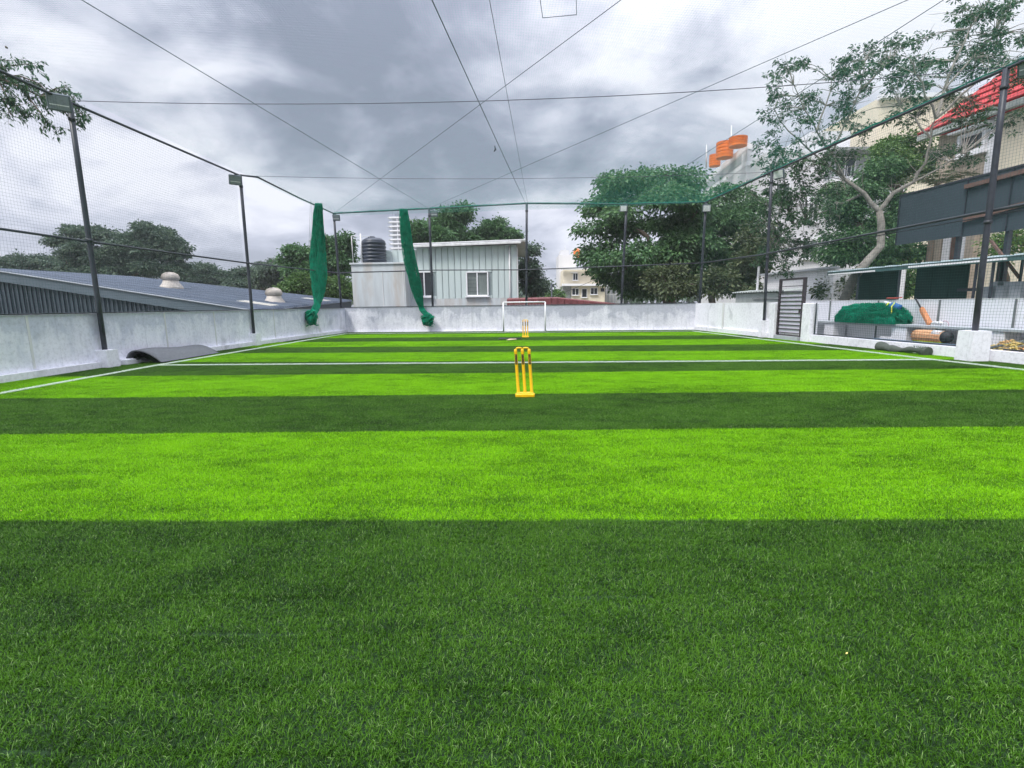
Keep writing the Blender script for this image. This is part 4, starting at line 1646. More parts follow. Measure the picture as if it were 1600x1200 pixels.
# window
w0, w1 = HP(1503, 225), HP(1543, 215)
Yw0, Yw1 = w0[1], w1[1]
zw0, zw1 = HP(1522, 237)[2], HP(1520, 210)[2]
wf = MB()
for (a, c) in ((RP(Yw0, OFC-.10, zw0), RP(Yw1, OFC-.10, zw0)), (RP(Yw0, OFC-.10, zw1), RP(Yw1, OFC-.10, zw1))):
    wf.bar(a, c, .16, .16)
for Y in (Yw0, Yw1):
    wf.bar(RP(Y, OFC-.10, zw0-.08), RP(Y, OFC-.10, zw1+.08), .16, .16, up=(0, 1, 0))
wf.bar(RP(Yw0+.3, OFC-.22, zw1+.22), RP(Yw1-.3, OFC-.22, zw1+.22), .5, .07)
wf.bar(RP(Yw0+.2, OFC-.16, zw0-.16), RP(Yw1-.2, OFC-.16, zw0-.16), .3, .09)
wf = wf.build('window', M_WHITE, t)
MB().bar(RP(Yw0-.08, OFC-.09, (zw0+zw1)/2), RP(Yw1+.08, OFC-.09, (zw0+zw1)/2), .02, zw1-zw0-.16).build('pane', M_GLASS, wf)
for k in (1, 2):
    Y = Yw0+(Yw1-Yw0)*k/3
    MB().bar(RP(Y, OFC-.105, zw0+.08), RP(Y, OFC-.105, zw1-.08), .05, .04, up=(0, 1, 0)).build('mullion', M_BROWN, wf)
# corner strip of white trim, second window nearer
MB().bar(RP(Yb1-.25, OFC-.05, 4.2), RP(Yb1-.25, OFC-.05, zE), .10, .42, up=(0, 1, 0)).build('corner_trim', M_WHITE, t)
# eave and tiles: courses rising away from the eave, hipped at the far end
MB().bar(RP(Yf+.6, OFC-.45, zE+.08), RP(Yn, OFC-.45, zE+.08), .26, .24).build('eave_fascia', M_ASB, t)
crs = 14
for k in range(crs):
    a, c = k/crs, (k+1)/crs
    x0, x1 = OFC-.55+a*5.0, OFC-.55+c*5.0
    z0, z1 = zE+.22+a*5.2, zE+.22+c*5.2
    y0, y1 = Yf+.6-a*4.5, Yf+.6-c*4.5
    mb = MB().slab([RP(y0, x0, z0+.05), RP(Yn, x0, z0+.05), RP(Yn, x1, z1-.02), RP(y1, x1, z1-.02)], (0, 0, .05))
    mb.bar(RP(y0, x0, z0+.09), RP(Yn, x0, z0+.09), .05, .04)
    mb.build('tile_course', M_REDT, t)
MB().slab([RP(Yf+.6, OFC-.55, zE+.2), RP(Yf-3.9, OFC+4.45, zE+5.4), RP(Yf-3.9, OFC+4.6, zE+5.4), RP(Yf+.6, OFC+9.4, zE+.2)], (0, 0, .08)).build('hip_slope', M_REDT, t)
# lower storey seen under the hoarding: boards, white columns, dark opening
lo = 11.3
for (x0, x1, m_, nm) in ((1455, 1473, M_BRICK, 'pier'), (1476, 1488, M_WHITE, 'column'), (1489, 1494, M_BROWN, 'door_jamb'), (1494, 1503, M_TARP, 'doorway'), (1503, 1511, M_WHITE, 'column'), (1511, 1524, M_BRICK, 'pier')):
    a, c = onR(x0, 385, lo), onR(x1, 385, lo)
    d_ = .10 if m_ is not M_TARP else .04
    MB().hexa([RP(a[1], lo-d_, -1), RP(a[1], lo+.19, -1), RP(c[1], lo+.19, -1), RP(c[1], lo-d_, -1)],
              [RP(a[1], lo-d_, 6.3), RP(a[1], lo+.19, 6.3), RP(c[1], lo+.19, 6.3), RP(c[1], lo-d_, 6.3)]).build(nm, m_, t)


# ================================================================== windows for the far houses
def window(par, c, w, h, ax=(1, 0, 0), proud=.06, frame=M_WHITE, pane=M_GLASS, sill=True, split=True):
    """a framed window on a wall that runs along ax; c = centre on the wall face"""
    c = np.array(c, float)
    ax = np.array(ax, float)
    ax /= np.linalg.norm(ax)
    nrm = np.array([ax[1], -ax[0], 0])
    o = c+nrm*proud
    f = MB()
    k = .07
    for sz in (-1, 1):
        f.bar(o-ax*(w/2)+(0, 0, sz*h/2), o+ax*(w/2)+(0, 0, sz*h/2), proud*2, k)
    for sx in (-1, 1):
        f.bar(o+ax*(sx*w/2)+(0, 0, -h/2), o+ax*(sx*w/2)+(0, 0, h/2), k, proud*2, up=tuple(nrm))
    if split:
        f.bar(o+(0, 0, -h/2), o+(0, 0, h/2), k*.9, proud*1.6, up=tuple(nrm))
    if sill:
        f.bar(o-ax*(w/2+.1)+(0, 0, -h/2-.07)+nrm*.06, o+ax*(w/2+.1)+(0, 0, -h/2-.07)+nrm*.06, proud*3, .06)
    f = f.build('window', frame, par)
    MB().bar(c-ax*(w/2-.03)+nrm*proud*.6, c+ax*(w/2-.03)+nrm*proud*.6, .02, h-.05).build('pane', pane, f)
    return f


# ================================================================== metal clad house in the middle
YH = 31.0
x0, x1 = atY(604, 420, YH)[0], atY(808, 420, YH)[0]
zl, zr = atY(650, 385, YH)[2], atY(815, 379, YH)[2]
t = thing('metal_clad_house', ((x0+x1)/2, YH, -3.5), 'pale green metal clad house with white fascia beyond the far wall', 'house')
D_ = 8.0
MB().hexa([(x0, YH, -3.5), (x1, YH, -3.5), (x1, YH+D_, -3.5), (x0, YH+D_, -3.5)],
          [(x0, YH, zl-.35), (x1, YH, zr-.1), (x1, YH+D_, zr-.1), (x0, YH+D_, zl-.35)]).build('wall', M_CLADB, t)
zband = atY(740, 466, YH)[2]
wins = [(atY(663.5, 444, YH), .92, 1.45), (atY(746, 443.5, YH), 1.28, 1.40)]
pw = .365
nsh = int((x1-x0)/pw)
pw = (x1-x0)/nsh
for k in range(nsh):
    xa, xb = x0+k*pw+.012, x0+(k+1)*pw-.012
    xm = (xa+xb)/2
    ztop = zl+(zr-zl)*(xm-x0)/(x1-x0)-.12
    if xm < atY(648, 390, YH)[0]:
        ztop = atY(620, 391, YH)[2]
    spans = [(zband, ztop)]
    for (c, w, h) in wins:
        if xa < c[0]+w/2-.05 and xb > c[0]-w/2+.05:
            spans = [(zband, c[2]-h/2), (c[2]+h/2, ztop)]
    for (a, c) in spans:
        mb = MB().box((xm, YH-.02, (a+c)/2), (xb-xa, .04, c-a))
        mb.box((xb-.05, YH-.05, (a+c)/2), (.04, .03, c-a))
        mb.build('cladding_sheet', M_CLAD, t)
MB().box(((x0+x1)/2, YH-.03, (zband-3.5)/2), (x1-x0, .055, zband+3.5-.01)).build('base_band', M_GREYC, t)
for i, (c, w, h) in enumerate(wins):
    f = window(t, (c[0], YH-.02, c[2]), w, h, proud=.07, pane=M_GLASS if i == 0 else M_GLASSL)
    for k in range(1, 6):
        MB().bar((c[0]-w/2, YH-.075, c[2]-h/2+h*k/6), (c[0]-.02, YH-.075, c[2]-h/2+h*k/6), .012, .018).build('grille_bar', M_STEEL, f)
# roof: mono-pitch slab with gutter and fascia
xe0, xe1 = atY(641, 384, YH)[0], atY(822, 379, YH)[0]
MB().hexa([(xe0, YH-.45, zl+.00), (xe1, YH-.45, zr+.02), (xe1, YH+D_+.3, zr-.1), (xe0, YH+D_+.3, zl-.1)],
          [(xe0, YH-.45, zl+.10), (xe1, YH-.45, zr+.12), (xe1, YH+D_+.3, zr+.0), (xe0, YH+D_+.3, zl+.0)]).build('roof', M_DIRTW, t)
MB().bar((xe0, YH-.50, zl-.06), (xe1-.3, YH-.50, zr-.04), .10, .14, bev=.02).build('gutter', M_DIRTW, t)
MB().bar((xe0, YH-.42, zl+.10), (xe1, YH-.42, zr+.12), .12, .05).build('fascia', M_WHITE, t)
MB().tube([(x1-.45, YH-.12, zr-.2), (x1-.45, YH-.12, 0)], .05, 8).build('downpipe', M_DIRTW, t)
MB().box((x1+.02, YH-.0, (zr-3.8)/2), (.06, .12, zr+3.2)).build('corner_strip', M_DIRTW, t)
# annexe
xa, xb = atY(550, 440, 29.6)[0], atY(633, 440, 29.6)[0]
za = atY(590, 413, 29.6)[2]
t = thing('cement_annexe', ((xa+xb)/2, 30.3, -3.5), 'plain grey cement block building carrying the black water tank', 'building')
MB().box(((xa+xb)/2, 30.3, (za-3.5)/2), (xb-xa, 1.36, za+3.5)).build('wall', M_GREYC, t)
MB().box(((xa+xb)/2, 30.29, za+.05), (xb-xa+.14, 1.5, .10), bev=.01).build('parapet', M_GREYC, t)
zg = atY(590, 424, 29.6)[2]
for px in (598, 630):
    p = atY(px, 440, 29.62)
    MB().box((p[0], 29.612, (zg)/2), (.035, .03, zg)).build('joint_strip', M_DIRTW, t)
MB().box(((xa+xb)/2, 29.612, zg), (xb-xa, .03, .03)).build('joint_strip', M_STONE, t)
# water tank
tc_ = atY(585.5, 412, 30.3)
Rr = (atY(604, 400, 30.3)[0]-atY(567, 400, 30.3)[0])/2
Ht = atY(585, 371, 30.3)[2]-za-.10
t = thing('water_tank', (tc_[0], 30.3, za+.10), 'black ribbed round water tank on the grey annexe', 'water tank')
prof = [(Rr*.97, 0.0)]
nr = 6
for k in range(nr):
    z = .03+(Ht*.80)*k/nr
    dz = Ht*.80/nr
    prof += [(Rr*.95, z), (Rr*.95, z+dz*.18), (Rr, z+dz*.36), (Rr, z+dz*.78), (Rr*.95, z+dz*.96)]
prof += [(Rr*.96, Ht*.84), (Rr*.86, Ht*.90), (Rr*.62, Ht*.965), (Rr*.30, Ht*.985)]
MB().lathe(prof, (tc_[0], 30.3, za+.10), 28).build('tank_body', M_TANK, t)
MB().lathe([(Rr*.30, 0), (Rr*.32, .03), (Rr*.30, .09), (.05, .12)], (tc_[0]-.1, 30.3, za+.10+Ht*.97), 18).build('lid', M_TANK, t)
t = thing('pipe_frame', atY(560, 412, 30.0), 'thin white pipes rising beside the black water tank', 'pipes')
za2 = za+.1
for (xa_, ya_, r_) in ((553, 369, .022), (566, 365, .045)):
    p0, p1 = atY(xa_-1+((ya_-369)*-.2), 412, 29.9), atY(xa_-3 if xa_ > 560 else xa_-4, ya_, 29.9)
    MB().tube([(p0[0], 29.9, za2), p1], r_, 7).build('pipe', M_DIRTW, t)
MB().tube([atY(549, 368.5, 29.9), atY(577, 369.5, 29.9), atY(578, 374, 30.0)], .018, 6).build('cross_pipe', M_DIRTW, t)
MB().tube([atY(557, 381, 29.9), atY(567, 381, 29.9)], .018, 6).build('cross_pipe', M_DIRTW, t)

# distant tower of flats whose balconies stack up beside the roof
YTW = 370.0
ta, tb_ = atY(611, 400, YTW), atY(641, 400, YTW)
ztop = atY(626, 339, YTW)[2]
t = thing('tower_block', ((ta[0]+tb_[0])/2, YTW, -3.5), 'slim distant tower of flats with stacked white balconies behind the gathered net', 'building')
wt_ = tb_[0]-ta[0]
xm_ = (ta[0]+tb_[0])/2
MB().box((xm_+.4, YTW+8, (ztop-3.5)/2), (wt_-1.6, 12, ztop+3.5)).build('wall', M_TOWER, t)
MB().box((xm_+.6, YTW+6, ztop+1.2), (wt_*.6, 6, 3.0)).build('roof_room', M_TRIM, t)
for q in (-.38, -.12, .15):
    MB().tube([(xm_+wt_*q, YTW+4, ztop), (xm_+wt_*q, YTW+4, ztop+6)], .14, 6).build('aerial', M_STEEL, t)
fl = ztop-.2
slab = None
while fl > 20:
    if slab is None:
        z_ref = fl
        slab = MB().box((xm_, YTW+1.4, fl), (wt_, 3.2, .9), bev=.05).build('balcony', M_WHITE, t)
        side = MB().box((xm_-wt_/2-.5, YTW+3.4, fl), (1.9, 4, .8), bev=.05).build('side_balcony', M_TOWER, t)
        glz = MB().box((xm_+.2, YTW+1.9, fl-1.5), (wt_-3.4, .2, 1.7)).build('window_band', M_TWIN, t)
        pst = MB().box((xm_-1.5, YTW+.4, fl-1.5), (.5, .3, 2.0)).build('pillar', M_WHITE, t)
    else:
        for o_ in (slab, side, glz, pst):
            again(o_, t, (0, 0, fl-z_ref))
    fl -= 3.05

# ================================================================== big shed on the left
Ds = atY(398, 487, 19.4)
Ds = np.array([-10.42, 19.3, 1.21])
As = atY(-30, 421, 19.3)
Cs = np.array([-10.42, 30.6, 1.66])
Bs = As + (Cs-Ds)*1.0
Bs = atY(205, 434, 30.6)
t = thing('metal_roof_shed', ((As+Ds)/2*[1, 1, 0]+[0, 0, -3.5]), 'low wide shed with blue-grey ribbed roof beyond the left wall', 'shed')
# far slope end is set so the ridge stays level with what shows over the eave
ns = 26
for k in range(ns):
    u0, u1 = k/ns+.001, (k+1)/ns-.001
    e0, e1 = Ds+(Cs-Ds)*u0, Ds+(Cs-Ds)*u1
    r0, r1 = As+(Bs-As)*u0, As+(Bs-As)*u1
    mb = MB().slab([e0, e1, r1, r0], (0, 0, .03))
    for uu in (.15, .65):
        e, r_ = e0+(e1-e0)*uu, r0+(r1-r0)*uu
        mb.bar(e+(0, 0, .06), r_+(0, 0, .06), .06, .09)
    mb.build('roof_sheet', M_SHEDR if k % 3 else M_SHEDR2, t)
MB().bar(As+(0, 0, .06), Bs+(0, 0, .06), .35, .06).build('ridge_cap', M_SHEDR, t)
for (u0, u1, v0, v1) in ((.17, .24, .03, .16), (.72, .80, .03, .14)):
    q_ = [Ds+(Cs-Ds)*u+(As+(Bs-As)*u-Ds-(Cs-Ds)*u)*v for (u, v) in ((u0, v0), (u1, v0), (u1, v1), (u0, v1))]
    MB().slab([p+(0, 0, .07) for p in q_], (0, 0, .03)).build('roof_light', M_SKYL, t)
dn = (Ds-As)/np.linalg.norm(Ds-As)
MB().bar(As+(0, -.10, -.14), Ds+(0, -.10, -.14), .06, .40).build('barge_board', M_TRIM, t)
MB().bar(As+(0, -.12, .055), Ds+(0, -.12, .055), .14, .03).build('verge_trim', M_VERGE, t)
# gable end in ribbed sheets
ng = 20
for k in range(ng):
    u0, u1 = k/ng, (k+1)/ng
    p0, p1 = As+(Ds-As)*u0, As+(Ds-As)*u1
    mb = MB().hexa([(p0[0]+.01, 19.32, -3.5), (p1[0]-.01, 19.32, -3.5), (p1[0]-.01, 19.37, -3.5), (p0[0]+.01, 19.37, -3.5)],
                   [(p0[0]+.01, 19.32, p0[2]-.1), (p1[0]-.01, 19.32, p1[2]-.1), (p1[0]-.01, 19.37, p1[2]-.1), (p0[0]+.01, 19.37, p0[2]-.1)])
    for q in range(3):
        x = p0[0]+(p1[0]-p0[0])*(q+.5)/3
        mb.bar((x, 19.30, -3.5), (x, 19.30, p0[2]+(p1[2]-p0[2])*(q+.5)/3-.15), .05, .05, up=(0, 1, 0))
    mb.build('wall_sheet', M_SHEDW, t)
MB().slab([(Ds[0]-.05, 19.4, -3.5), (Cs[0]-.05, 30.5, -3.5), (Cs[0]-.05, 30.5, Cs[2]-.02), (Ds[0]-.05, 19.4, Ds[2]-.02)], (-.1, 0, 0)).build('side_wall', M_SHEDW, t)
MB().slab([(As[0], 19.4, -3.5), (Bs[0], 30.6, -3.5), (Bs[0], 30.6, Bs[2]-.05), (As[0], 19.4, As[2]-.05)], (-.1, 0, 0)).build('rear_wall', M_SHEDW, t)


def vent(px, py, u, label):
    """wind-driven roof vent: skirt, throat and a finned turban"""
    # find the roof point behind this pixel
    n = np.cross(Cs-Ds, As-Ds)
    p = onplane(px, py, Ds, n)
    s_ = p[1]/24.0*.86
    t = thing('roof_vent', p, label, 'roof vent', 'roof vents')
    MB().lathe([(.62*s_, -.2), (.56*s_, .03), (.40*s_, .26*s_), (.37*s_, .38*s_)], p, 20).build('skirt', M_VENT, t)
    MB().lathe([(.33*s_, .36*s_), (.41*s_, .42*s_), (.43*s_, .55*s_), (.365*s_, .70*s_), (.18*s_, .80*s_), (.05*s_, .83*s_)], p, 24).build('turban', M_VENT, t)
    fn = MB()
    for k in range(34):
        a = k*2*math.pi/34
        pts = []
        for (r_, z) in ((.34, .37), (.42, .45), (.44, .56), (.37, .71), (.19, .81)):
            pts.append(p+np.array([math.cos(a+z*1.0)*r_*s_, math.sin(a+z*1.0)*r_*s_, z*s_]))
        fn.tube(pts, .011*s_, 4)
    fn.build('vanes', M_VENT, t)
    return t


vent(268, 449, 0, 'cream spinning vent high on the blue-grey shed roof')
vent(429, 473, 0, 'cream spinning vent on the lower far part of the blue-grey shed roof')

# ================================================================== low roofs right behind the far wall
rY = 27.6
a, c, d_ = atY(792, 468, rY), atY(872, 466, rY), atY(975, 477, rY)
t = thing('red_sheet_roof', ((a+d_)/2)*[1, 1, 0]+[0, 0, -3.5], 'dull red sheet roof showing just above the far wall behind the goal', 'roof')
for k in range(8):
    u0, u1 = k/8, (k+1)/8-.006
    p0, p1 = a+(c-a)*u0, a+(c-a)*u1
    MB().hexa([(p0[0], rY, .4), (p1[0], rY, .4), (p1[0], rY+.1, .4), (p0[0], rY+.1, .4)], [p0, p1, p1+(0, 2.0, .1), p0+(0, 2.0, .1)]).build('roof_sheet', M_REDS, t)
for k in range(10):
    u0, u1 = k/10, (k+1)/10-.006
    p0, p1 = c+(d_-c)*u0, c+(d_-c)*u1
    MB().hexa([(p0[0], rY, .4), (p1[0], rY, .4), (p1[0], rY+.1, .4), (p0[0], rY+.1, .4)], [p0, p1, p1+(0, 2.0, .1), p0+(0, 2.0, .1)]).build('roof_sheet', M_REDS, t)
MB().box(((a[0]+d_[0])/2, rY+1.2, -1.55), (d_[0]-a[0], 1.6, 3.9)).build('wall', M_GREYW, t)
p0 = atY(862, 470, 29)
t2 = MB().tube([(p0[0], 29, -3.5), (p0[0], 29, atY(862, 443, 29)[2])], .05, 6).tube([atY(860, 466, 29), atY(930, 437, 29)], .012, 4).build('stay_pole', M_STEEL)
tag(t2, 'short dark pole with a stay wire beside the cream house', 'pole')
# grey sheet lean-to behind the right wall
n_ = np.array([-RS, 1, 0])/math.hypot(1, RS)
la, lb = onR(1149, 474, 1.0), onR(1228, 474, 1.0)
t = thing('asbestos_lean_to', (la+lb)/2*[1, 1, 0]+[0, 0, -3.5], 'grey wavy sheet lean-to behind the right wall left of the gate', 'shed')
z0_, z1_ = onR(1150, 472, 1.0)[2], onR(1150, 458, 1.0)[2]
MB().hexa([RP(la[1], 1.0, -3.5), RP(la[1], 1.6, -3.5), RP(lb[1], 1.6, -3.5), RP(lb[1], 1.0, -3.5)],
          [RP(la[1], 1.0, z1_-.05), RP(la[1], 1.6, z1_), RP(lb[1], 1.6, z1_), RP(lb[1], 1.0, z1_-.05)]).build('wall', M_ASB, t)
ys_ = np.linspace(la[1]+.1, lb[1]-.1, 60)
V, F = [], []
for i, Y in enumerate(ys_):
    w = .03*math.sin(i*2.1)
    V += [RP(Y, .85, z1_+.0+w), RP(Y, 1.7, z1_+.08+w)]
for i in range(59):
    F.append((2*i, 2*i+2, 2*i+3, 2*i+1))
MB().add(V, F, True).add([v+np.array([0, 0, .012]) for v in V], [tuple(reversed(f)) for f in F], True).build('wavy_sheet', M_ASB, t)
MB().bar(RP(la[1]-1.4, .97, z0_+.32*(z1_-z0_)), RP(lb[1], .97, z0_+.32*(z1_-z0_)), .04, .05).build('ledge', M_STONE, t)
pw_ = onR(1180, 455, 1.4)
ob = MB().tube([(pw_[0], pw_[1], -3.5), onR(1186, 416, 1.4)], .05, 8).build('white_pipe', M_WHITE)
tag(ob, 'upright white pipe behind the right wall near the big tree', 'pipe')
# white walled outbuilding behind the gate
oa, oc = onR(1192, 470, 4.5), onR(1300, 470, 4.5)
zo = onR(1240, 426, 4.5)[2]
t = thing('white_outbuilding', (oa+oc)/2*[1, 1, 0]+[0, 0, -3.5], 'low white building with a ledge behind the slatted gate', 'building')
MB().hexa([RP(oa[1], 4.5, -3.5), RP(oa[1], 7.5, -3.5), RP(oc[1], 7.5, -3.5), RP(oc[1], 4.5, -3.5)],
          [RP(oa[1], 4.5, zo), RP(oa[1], 7.5, zo), RP(oc[1], 7.5, zo), RP(oc[1], 4.5, zo)]).build('wall', M_WHITE, t)
MB().bar(RP(oa[1]+.1, 4.45, zo+.04), RP(oc[1]-.1, 4.45, zo+.04), .35, .09).build('ledge', M_GREYW, t)

# ================================================================== cream house far beyond the red roof
YC = 76.0


def C(x, y, Y=YC):
    return atY(x, y, Y)


t = thing('cream_house', C(905, 470)*[1, 1, 0]+[0, 0, -3.5], 'distant cream two storey house left of the big tree', 'house')


def blockpx(par, nm, m, xl_, yt_, xr_, Y, depth, yb_=485):
    a, c = atY(xl_, yt_, Y), atY(xr_, yt_, Y)
    zt_ = (a[2]+c[2])/2
    return MB().box(((a[0]+c[0])/2, Y+depth/2, (zt_-3.5)/2), (c[0]-a[0], depth, zt_+3.5)).build(nm, m, par)


blockpx(t, 'lower_wall', M_CREAM, 893, 446, 945, YC, 9)
blockpx(t, 'upper_wall', M_CREAM, 880, 421, 946, YC+.6, 8)
blockpx(t, 'stone_wall', M_STONE, 879, 446, 893.2, YC+.2, 8)
blockpx(t, 'grey_wing', M_GREYW, 945.2, 432, 975, YC+1.5, 7)
blockpx(t, 'stair_tower', M_WWALL, 873, 398, 900, YC+6, 6)
blockpx(t, 'roof_room', M_WWALL, 876, 391, 889, YC+6.5, 4)
for y, x0_, x1_, dy in ((445, 878, 949, -.35), (419.5, 876, 949, -.1)):
    a, c = C(x0_, y, YC+dy), C(x1_, y, YC+dy)
    MB().bar(a, c, .8, .32).build('slab_edge', M_WHITE, t)
for (x, y, w, h) in ((899, 456, 1.0, .95), (913, 458, .75, 1.25), (928, 455, 1.0, .95)):
    p = C(x, y)
    window(t, p, w, h, proud=.09, split=(w > .8))
p = C(899, 432.5, YC+.6)
window(t, p, .7, 1.0, proud=.09)
for x, y in ((940, 453), (943, 453)):
    MB().box(C(x, y)-(0, .03, 0), (.28, .1, .5)).build('vent_slot', M_GLASS, t)
MB().box(C(897, 426, YC+.3), (1.0, .5, .08)).build('sunshade', M_WHITE, t)
for x in (948, 953, 958, 963):
    MB().tube([C(x, 476, YC+1), C(x, 435, YC+1)], .05, 5).build('scaffold_pole', M_DIRTW, t)
for y in (440, 450, 460):
    MB().tube([C(946, y, YC+1), C(968, y, YC+1)], .04, 5).build('scaffold_pole', M_DIRTW, t)
MB().tube([C(883, 398, YC+7), C(883, 384, YC+7)], .05, 5).build('mast', M_DIRTW, t)
p = atY(902, 396, YC+8)
t = thing('water_tank', p-(0, 0, .6), 'small orange water tank on the distant cream house', 'water tank', 'orange roof tanks')
MB().lathe([(.62, -.9), (.64, -.3), (.60, -.25), (.64, -.1), (.64, .3), (.5, .55), (.25, .65)], p, 16).build('tank_body', M_ORANGE, t)
MB().lathe([(.26, .62), (.26, .74), (.1, .78)], p, 12).build('lid', M_ORANGE, t)
for (xx, ww, zz_, mm) in ((850, 5, 462, M_WWALL), (862, 6, 455, M_WWALL)):
    o_ = blockpx(None, 'far_building', mm, xx-ww, zz_, xx+ww, 120, 6)
    tag(o_, ('tiny pale building far away left of the short pole' if xx == 850 else 'tiny taller pale building far away behind the short pole'), 'building')

# ================================================================== white apartment block behind the trees
YA = 44.0
t = thing('white_apartment_block', atY(1300, 470, YA)*[1, 1, 0]+[0, 0, -3.5], 'big white apartment block showing through the bare-limbed tree', 'building')
blockpx(t, 'wall', M_WWALL, 1196, 236, 1420, YA, 12)
blockpx(t, 'stair_wall', M_WWALL, 1268, 205, 1330, YA+2, 8)
# upper part with tanks, turned so its parapet runs back
pA, pB, pC = atY(1101, 251, 58), atY(1168, 226, 45.5), atY(1260, 226, 47)
zt2 = pB[2]
tl = (pA-pB)*[1, 1, 0]
MB().hexa([pB*[1, 1, 0]+[0, 0, -3.5], pC*[1, 1, 0]+[0, 0, -3.5], pC*[1, 1, 0]+tl+[0, 0, -3.5], pA*[1, 1, 0]+[0, 0, -3.5]],
          [pB*[1, 1, 0]+[0, 0, zt2], pC*[1, 1, 0]+[0, 0, zt2], pC*[1, 1, 0]+tl+[0, 0, zt2], pA*[1, 1, 0]+[0, 0, zt2]]).build('tank_wing', M_WWALL, t)
sd = tl/np.linalg.norm(tl)
nn = np.array([sd[1], -sd[0], 0])
if nn[1] > 0:
    nn = -nn
for dz, h in ((-.1, .5), (-1.5, .35)):
    MB().bar(pB*[1, 1, 0]+[0, 0, zt2+dz]+nn*.2, pA*[1, 1, 0]+[0, 0, zt2+dz]+nn*.2, .45, h).build('parapet_band', M_WHITE, t)
MB().bar(pB*[1, 1, 0]+[0, 0, zt2-.85]+nn*.02+sd*1.2, pA*[1, 1, 0]+[0, 0, zt2-.85]+nn*.02, .1, .7).build('terrace_opening', M_GREYW, t)
# balcony
bl0, bl1 = atY(1296, 262, YA-.6), atY(1366, 262, YA-.6)
zb0, zb1 = atY(1330, 285, YA)[2], atY(1330, 243, YA)[2]
cx_ = (bl0[0]+bl1[0])/2
wb_ = bl1[0]-bl0[0]
MB().box((cx_, YA-.03, (zb0+zb1)/2), (wb_, .12, zb1-zb0)).build('balcony_recess', M_GREYW, t)
MB().box((cx_, YA-.7, zb1+.15), (wb_+.4, 1.5, .22)).build('balcony_roof', M_STONE, t)
MB().box((cx_, YA-.7, zb0-.1), (wb_+.4, 1.5, .2)).build('balcony_floor', M_WHITE, t)
for k in range(12):
    x = cx_-wb_/2+wb_*k/11
    MB().bar((x, YA-1.35, zb0), (x, YA-1.35, zb0+.95), .04, .04, up=(0, 1, 0)).build('baluster', M_GREYW, t)
window(t, (cx_-.3, YA-.1, (zb0+zb1)/2+.1), 1.6, 1.5, proud=.07)
for (x, y, w, h) in ((1270, 328, .8, 1.9), (1264, 390, 1.3, 1.5), (1222, 300, 1.1, 1.3), (1212, 360, 1.1, 1.3), (1322, 330, 1.2, 1.3), (1390, 300, 1.2, 1.3)):
    p = atY(x, y, YA)
    window(t, (p[0], YA, p[2]), w, h, proud=.07, pane=M_GLASSL)
for y in (316, 374, 430):
    a, c = atY(1197, y, YA-.05), atY(1419, y, YA-.05)
    z = (a[2]+c[2])/2
    MB().bar((a[0], YA-.08, z), (c[0], YA-.08, z), .16, .14).build('string_course', M_WHITE, t)
for (u_s, r_, h_, lab) in ((.44, .52, .85, 'lowest orange tank, leftmost on the white apartment roof'), (.22, .74, 1.15, 'middle and tallest orange tank on the white apartment roof'), (-.05, .74, .52, 'orange tank standing right of the other two on the white apartment roof')):
    p = pB*[1, 1, 0]+tl*u_s-nn*1.0
    z0_ = zt2-.10
    t = thing('water_tank', (p[0], p[1], z0_), lab, 'water tank', 'orange roof tanks')
    pr_ = [(r_*.97, -.2), (r_*.97, 0)]
    for k in range(4):
        pr_ += [(r_, h_*(k+.2)/4), (r_, h_*(k+.7)/4), (r_*.94, h_*(k+.85)/4)]
    pr_ += [(r_, h_*.985), (r_*.93, h_)]
    MB().lathe(pr_, (p[0], p[1], z0_), 18, smooth=False).build('tank_body', M_ORANGE, t)
    MB().lathe([(r_*.4, h_-.01), (r_*.4, h_+.07), (r_*.2, h_+.09)], (p[0], p[1], z0_), 12).build('lid', M_ORANGE, t)
for (x, y0, y1, lab) in ((1104, 250, 226, 'left of two thin masts beside the orange tanks'), (1143, 222, 196, 'taller thin mast between the orange tanks')):
    a, c = atY(x, y0, 52), atY(x, y1, 52)
    tag(MB().tube([(a[0], 52, zt2-.2), c], .06, 6).build('roof_mast', M_DIRTW), lab, 'mast')
t = thing('cream_block', atY(1430, 470, 52)*[1, 1, 0]+[0, 0, -3.5], 'tall cream building half hidden left of the red roof', 'building')
blockpx(t, 'wall', M_CREAM, 1376, 150, 1520, 56, 10)
a, c = atY(1374, 150, 55.8), atY(1522, 150, 55.8)
MB().bar((a[0], 55.8, (a[2]+c[2])/2), (c[0], 55.8, (a[2]+c[2])/2), .7, .4).build('parapet', M_WHITE, t)

# ================================================================== trees
LEAF = {
    'broad': leaf_mat('broad_leaves', (.026, .070, .028), (.066, .158, .060), (.15, .275, .10), .30),
    'warm': leaf_mat('olive_leaves', (.030, .050, .022), (.072, .105, .045), (.15, .185, .08), .25),
    'fresh': leaf_mat('fresh_leaves', (.030, .072, .020), (.078, .165, .038), (.17, .27, .08), .3),
    'deep': leaf_mat('deep_green_leaves', (.016, .046, .024), (.042, .106, .048), (.10, .19, .080), .26),
    'dusk': leaf_mat('grey_green_leaves', (.036, .066, .050), (.076, .128, .085), (.15, .21, .125), .26),
}


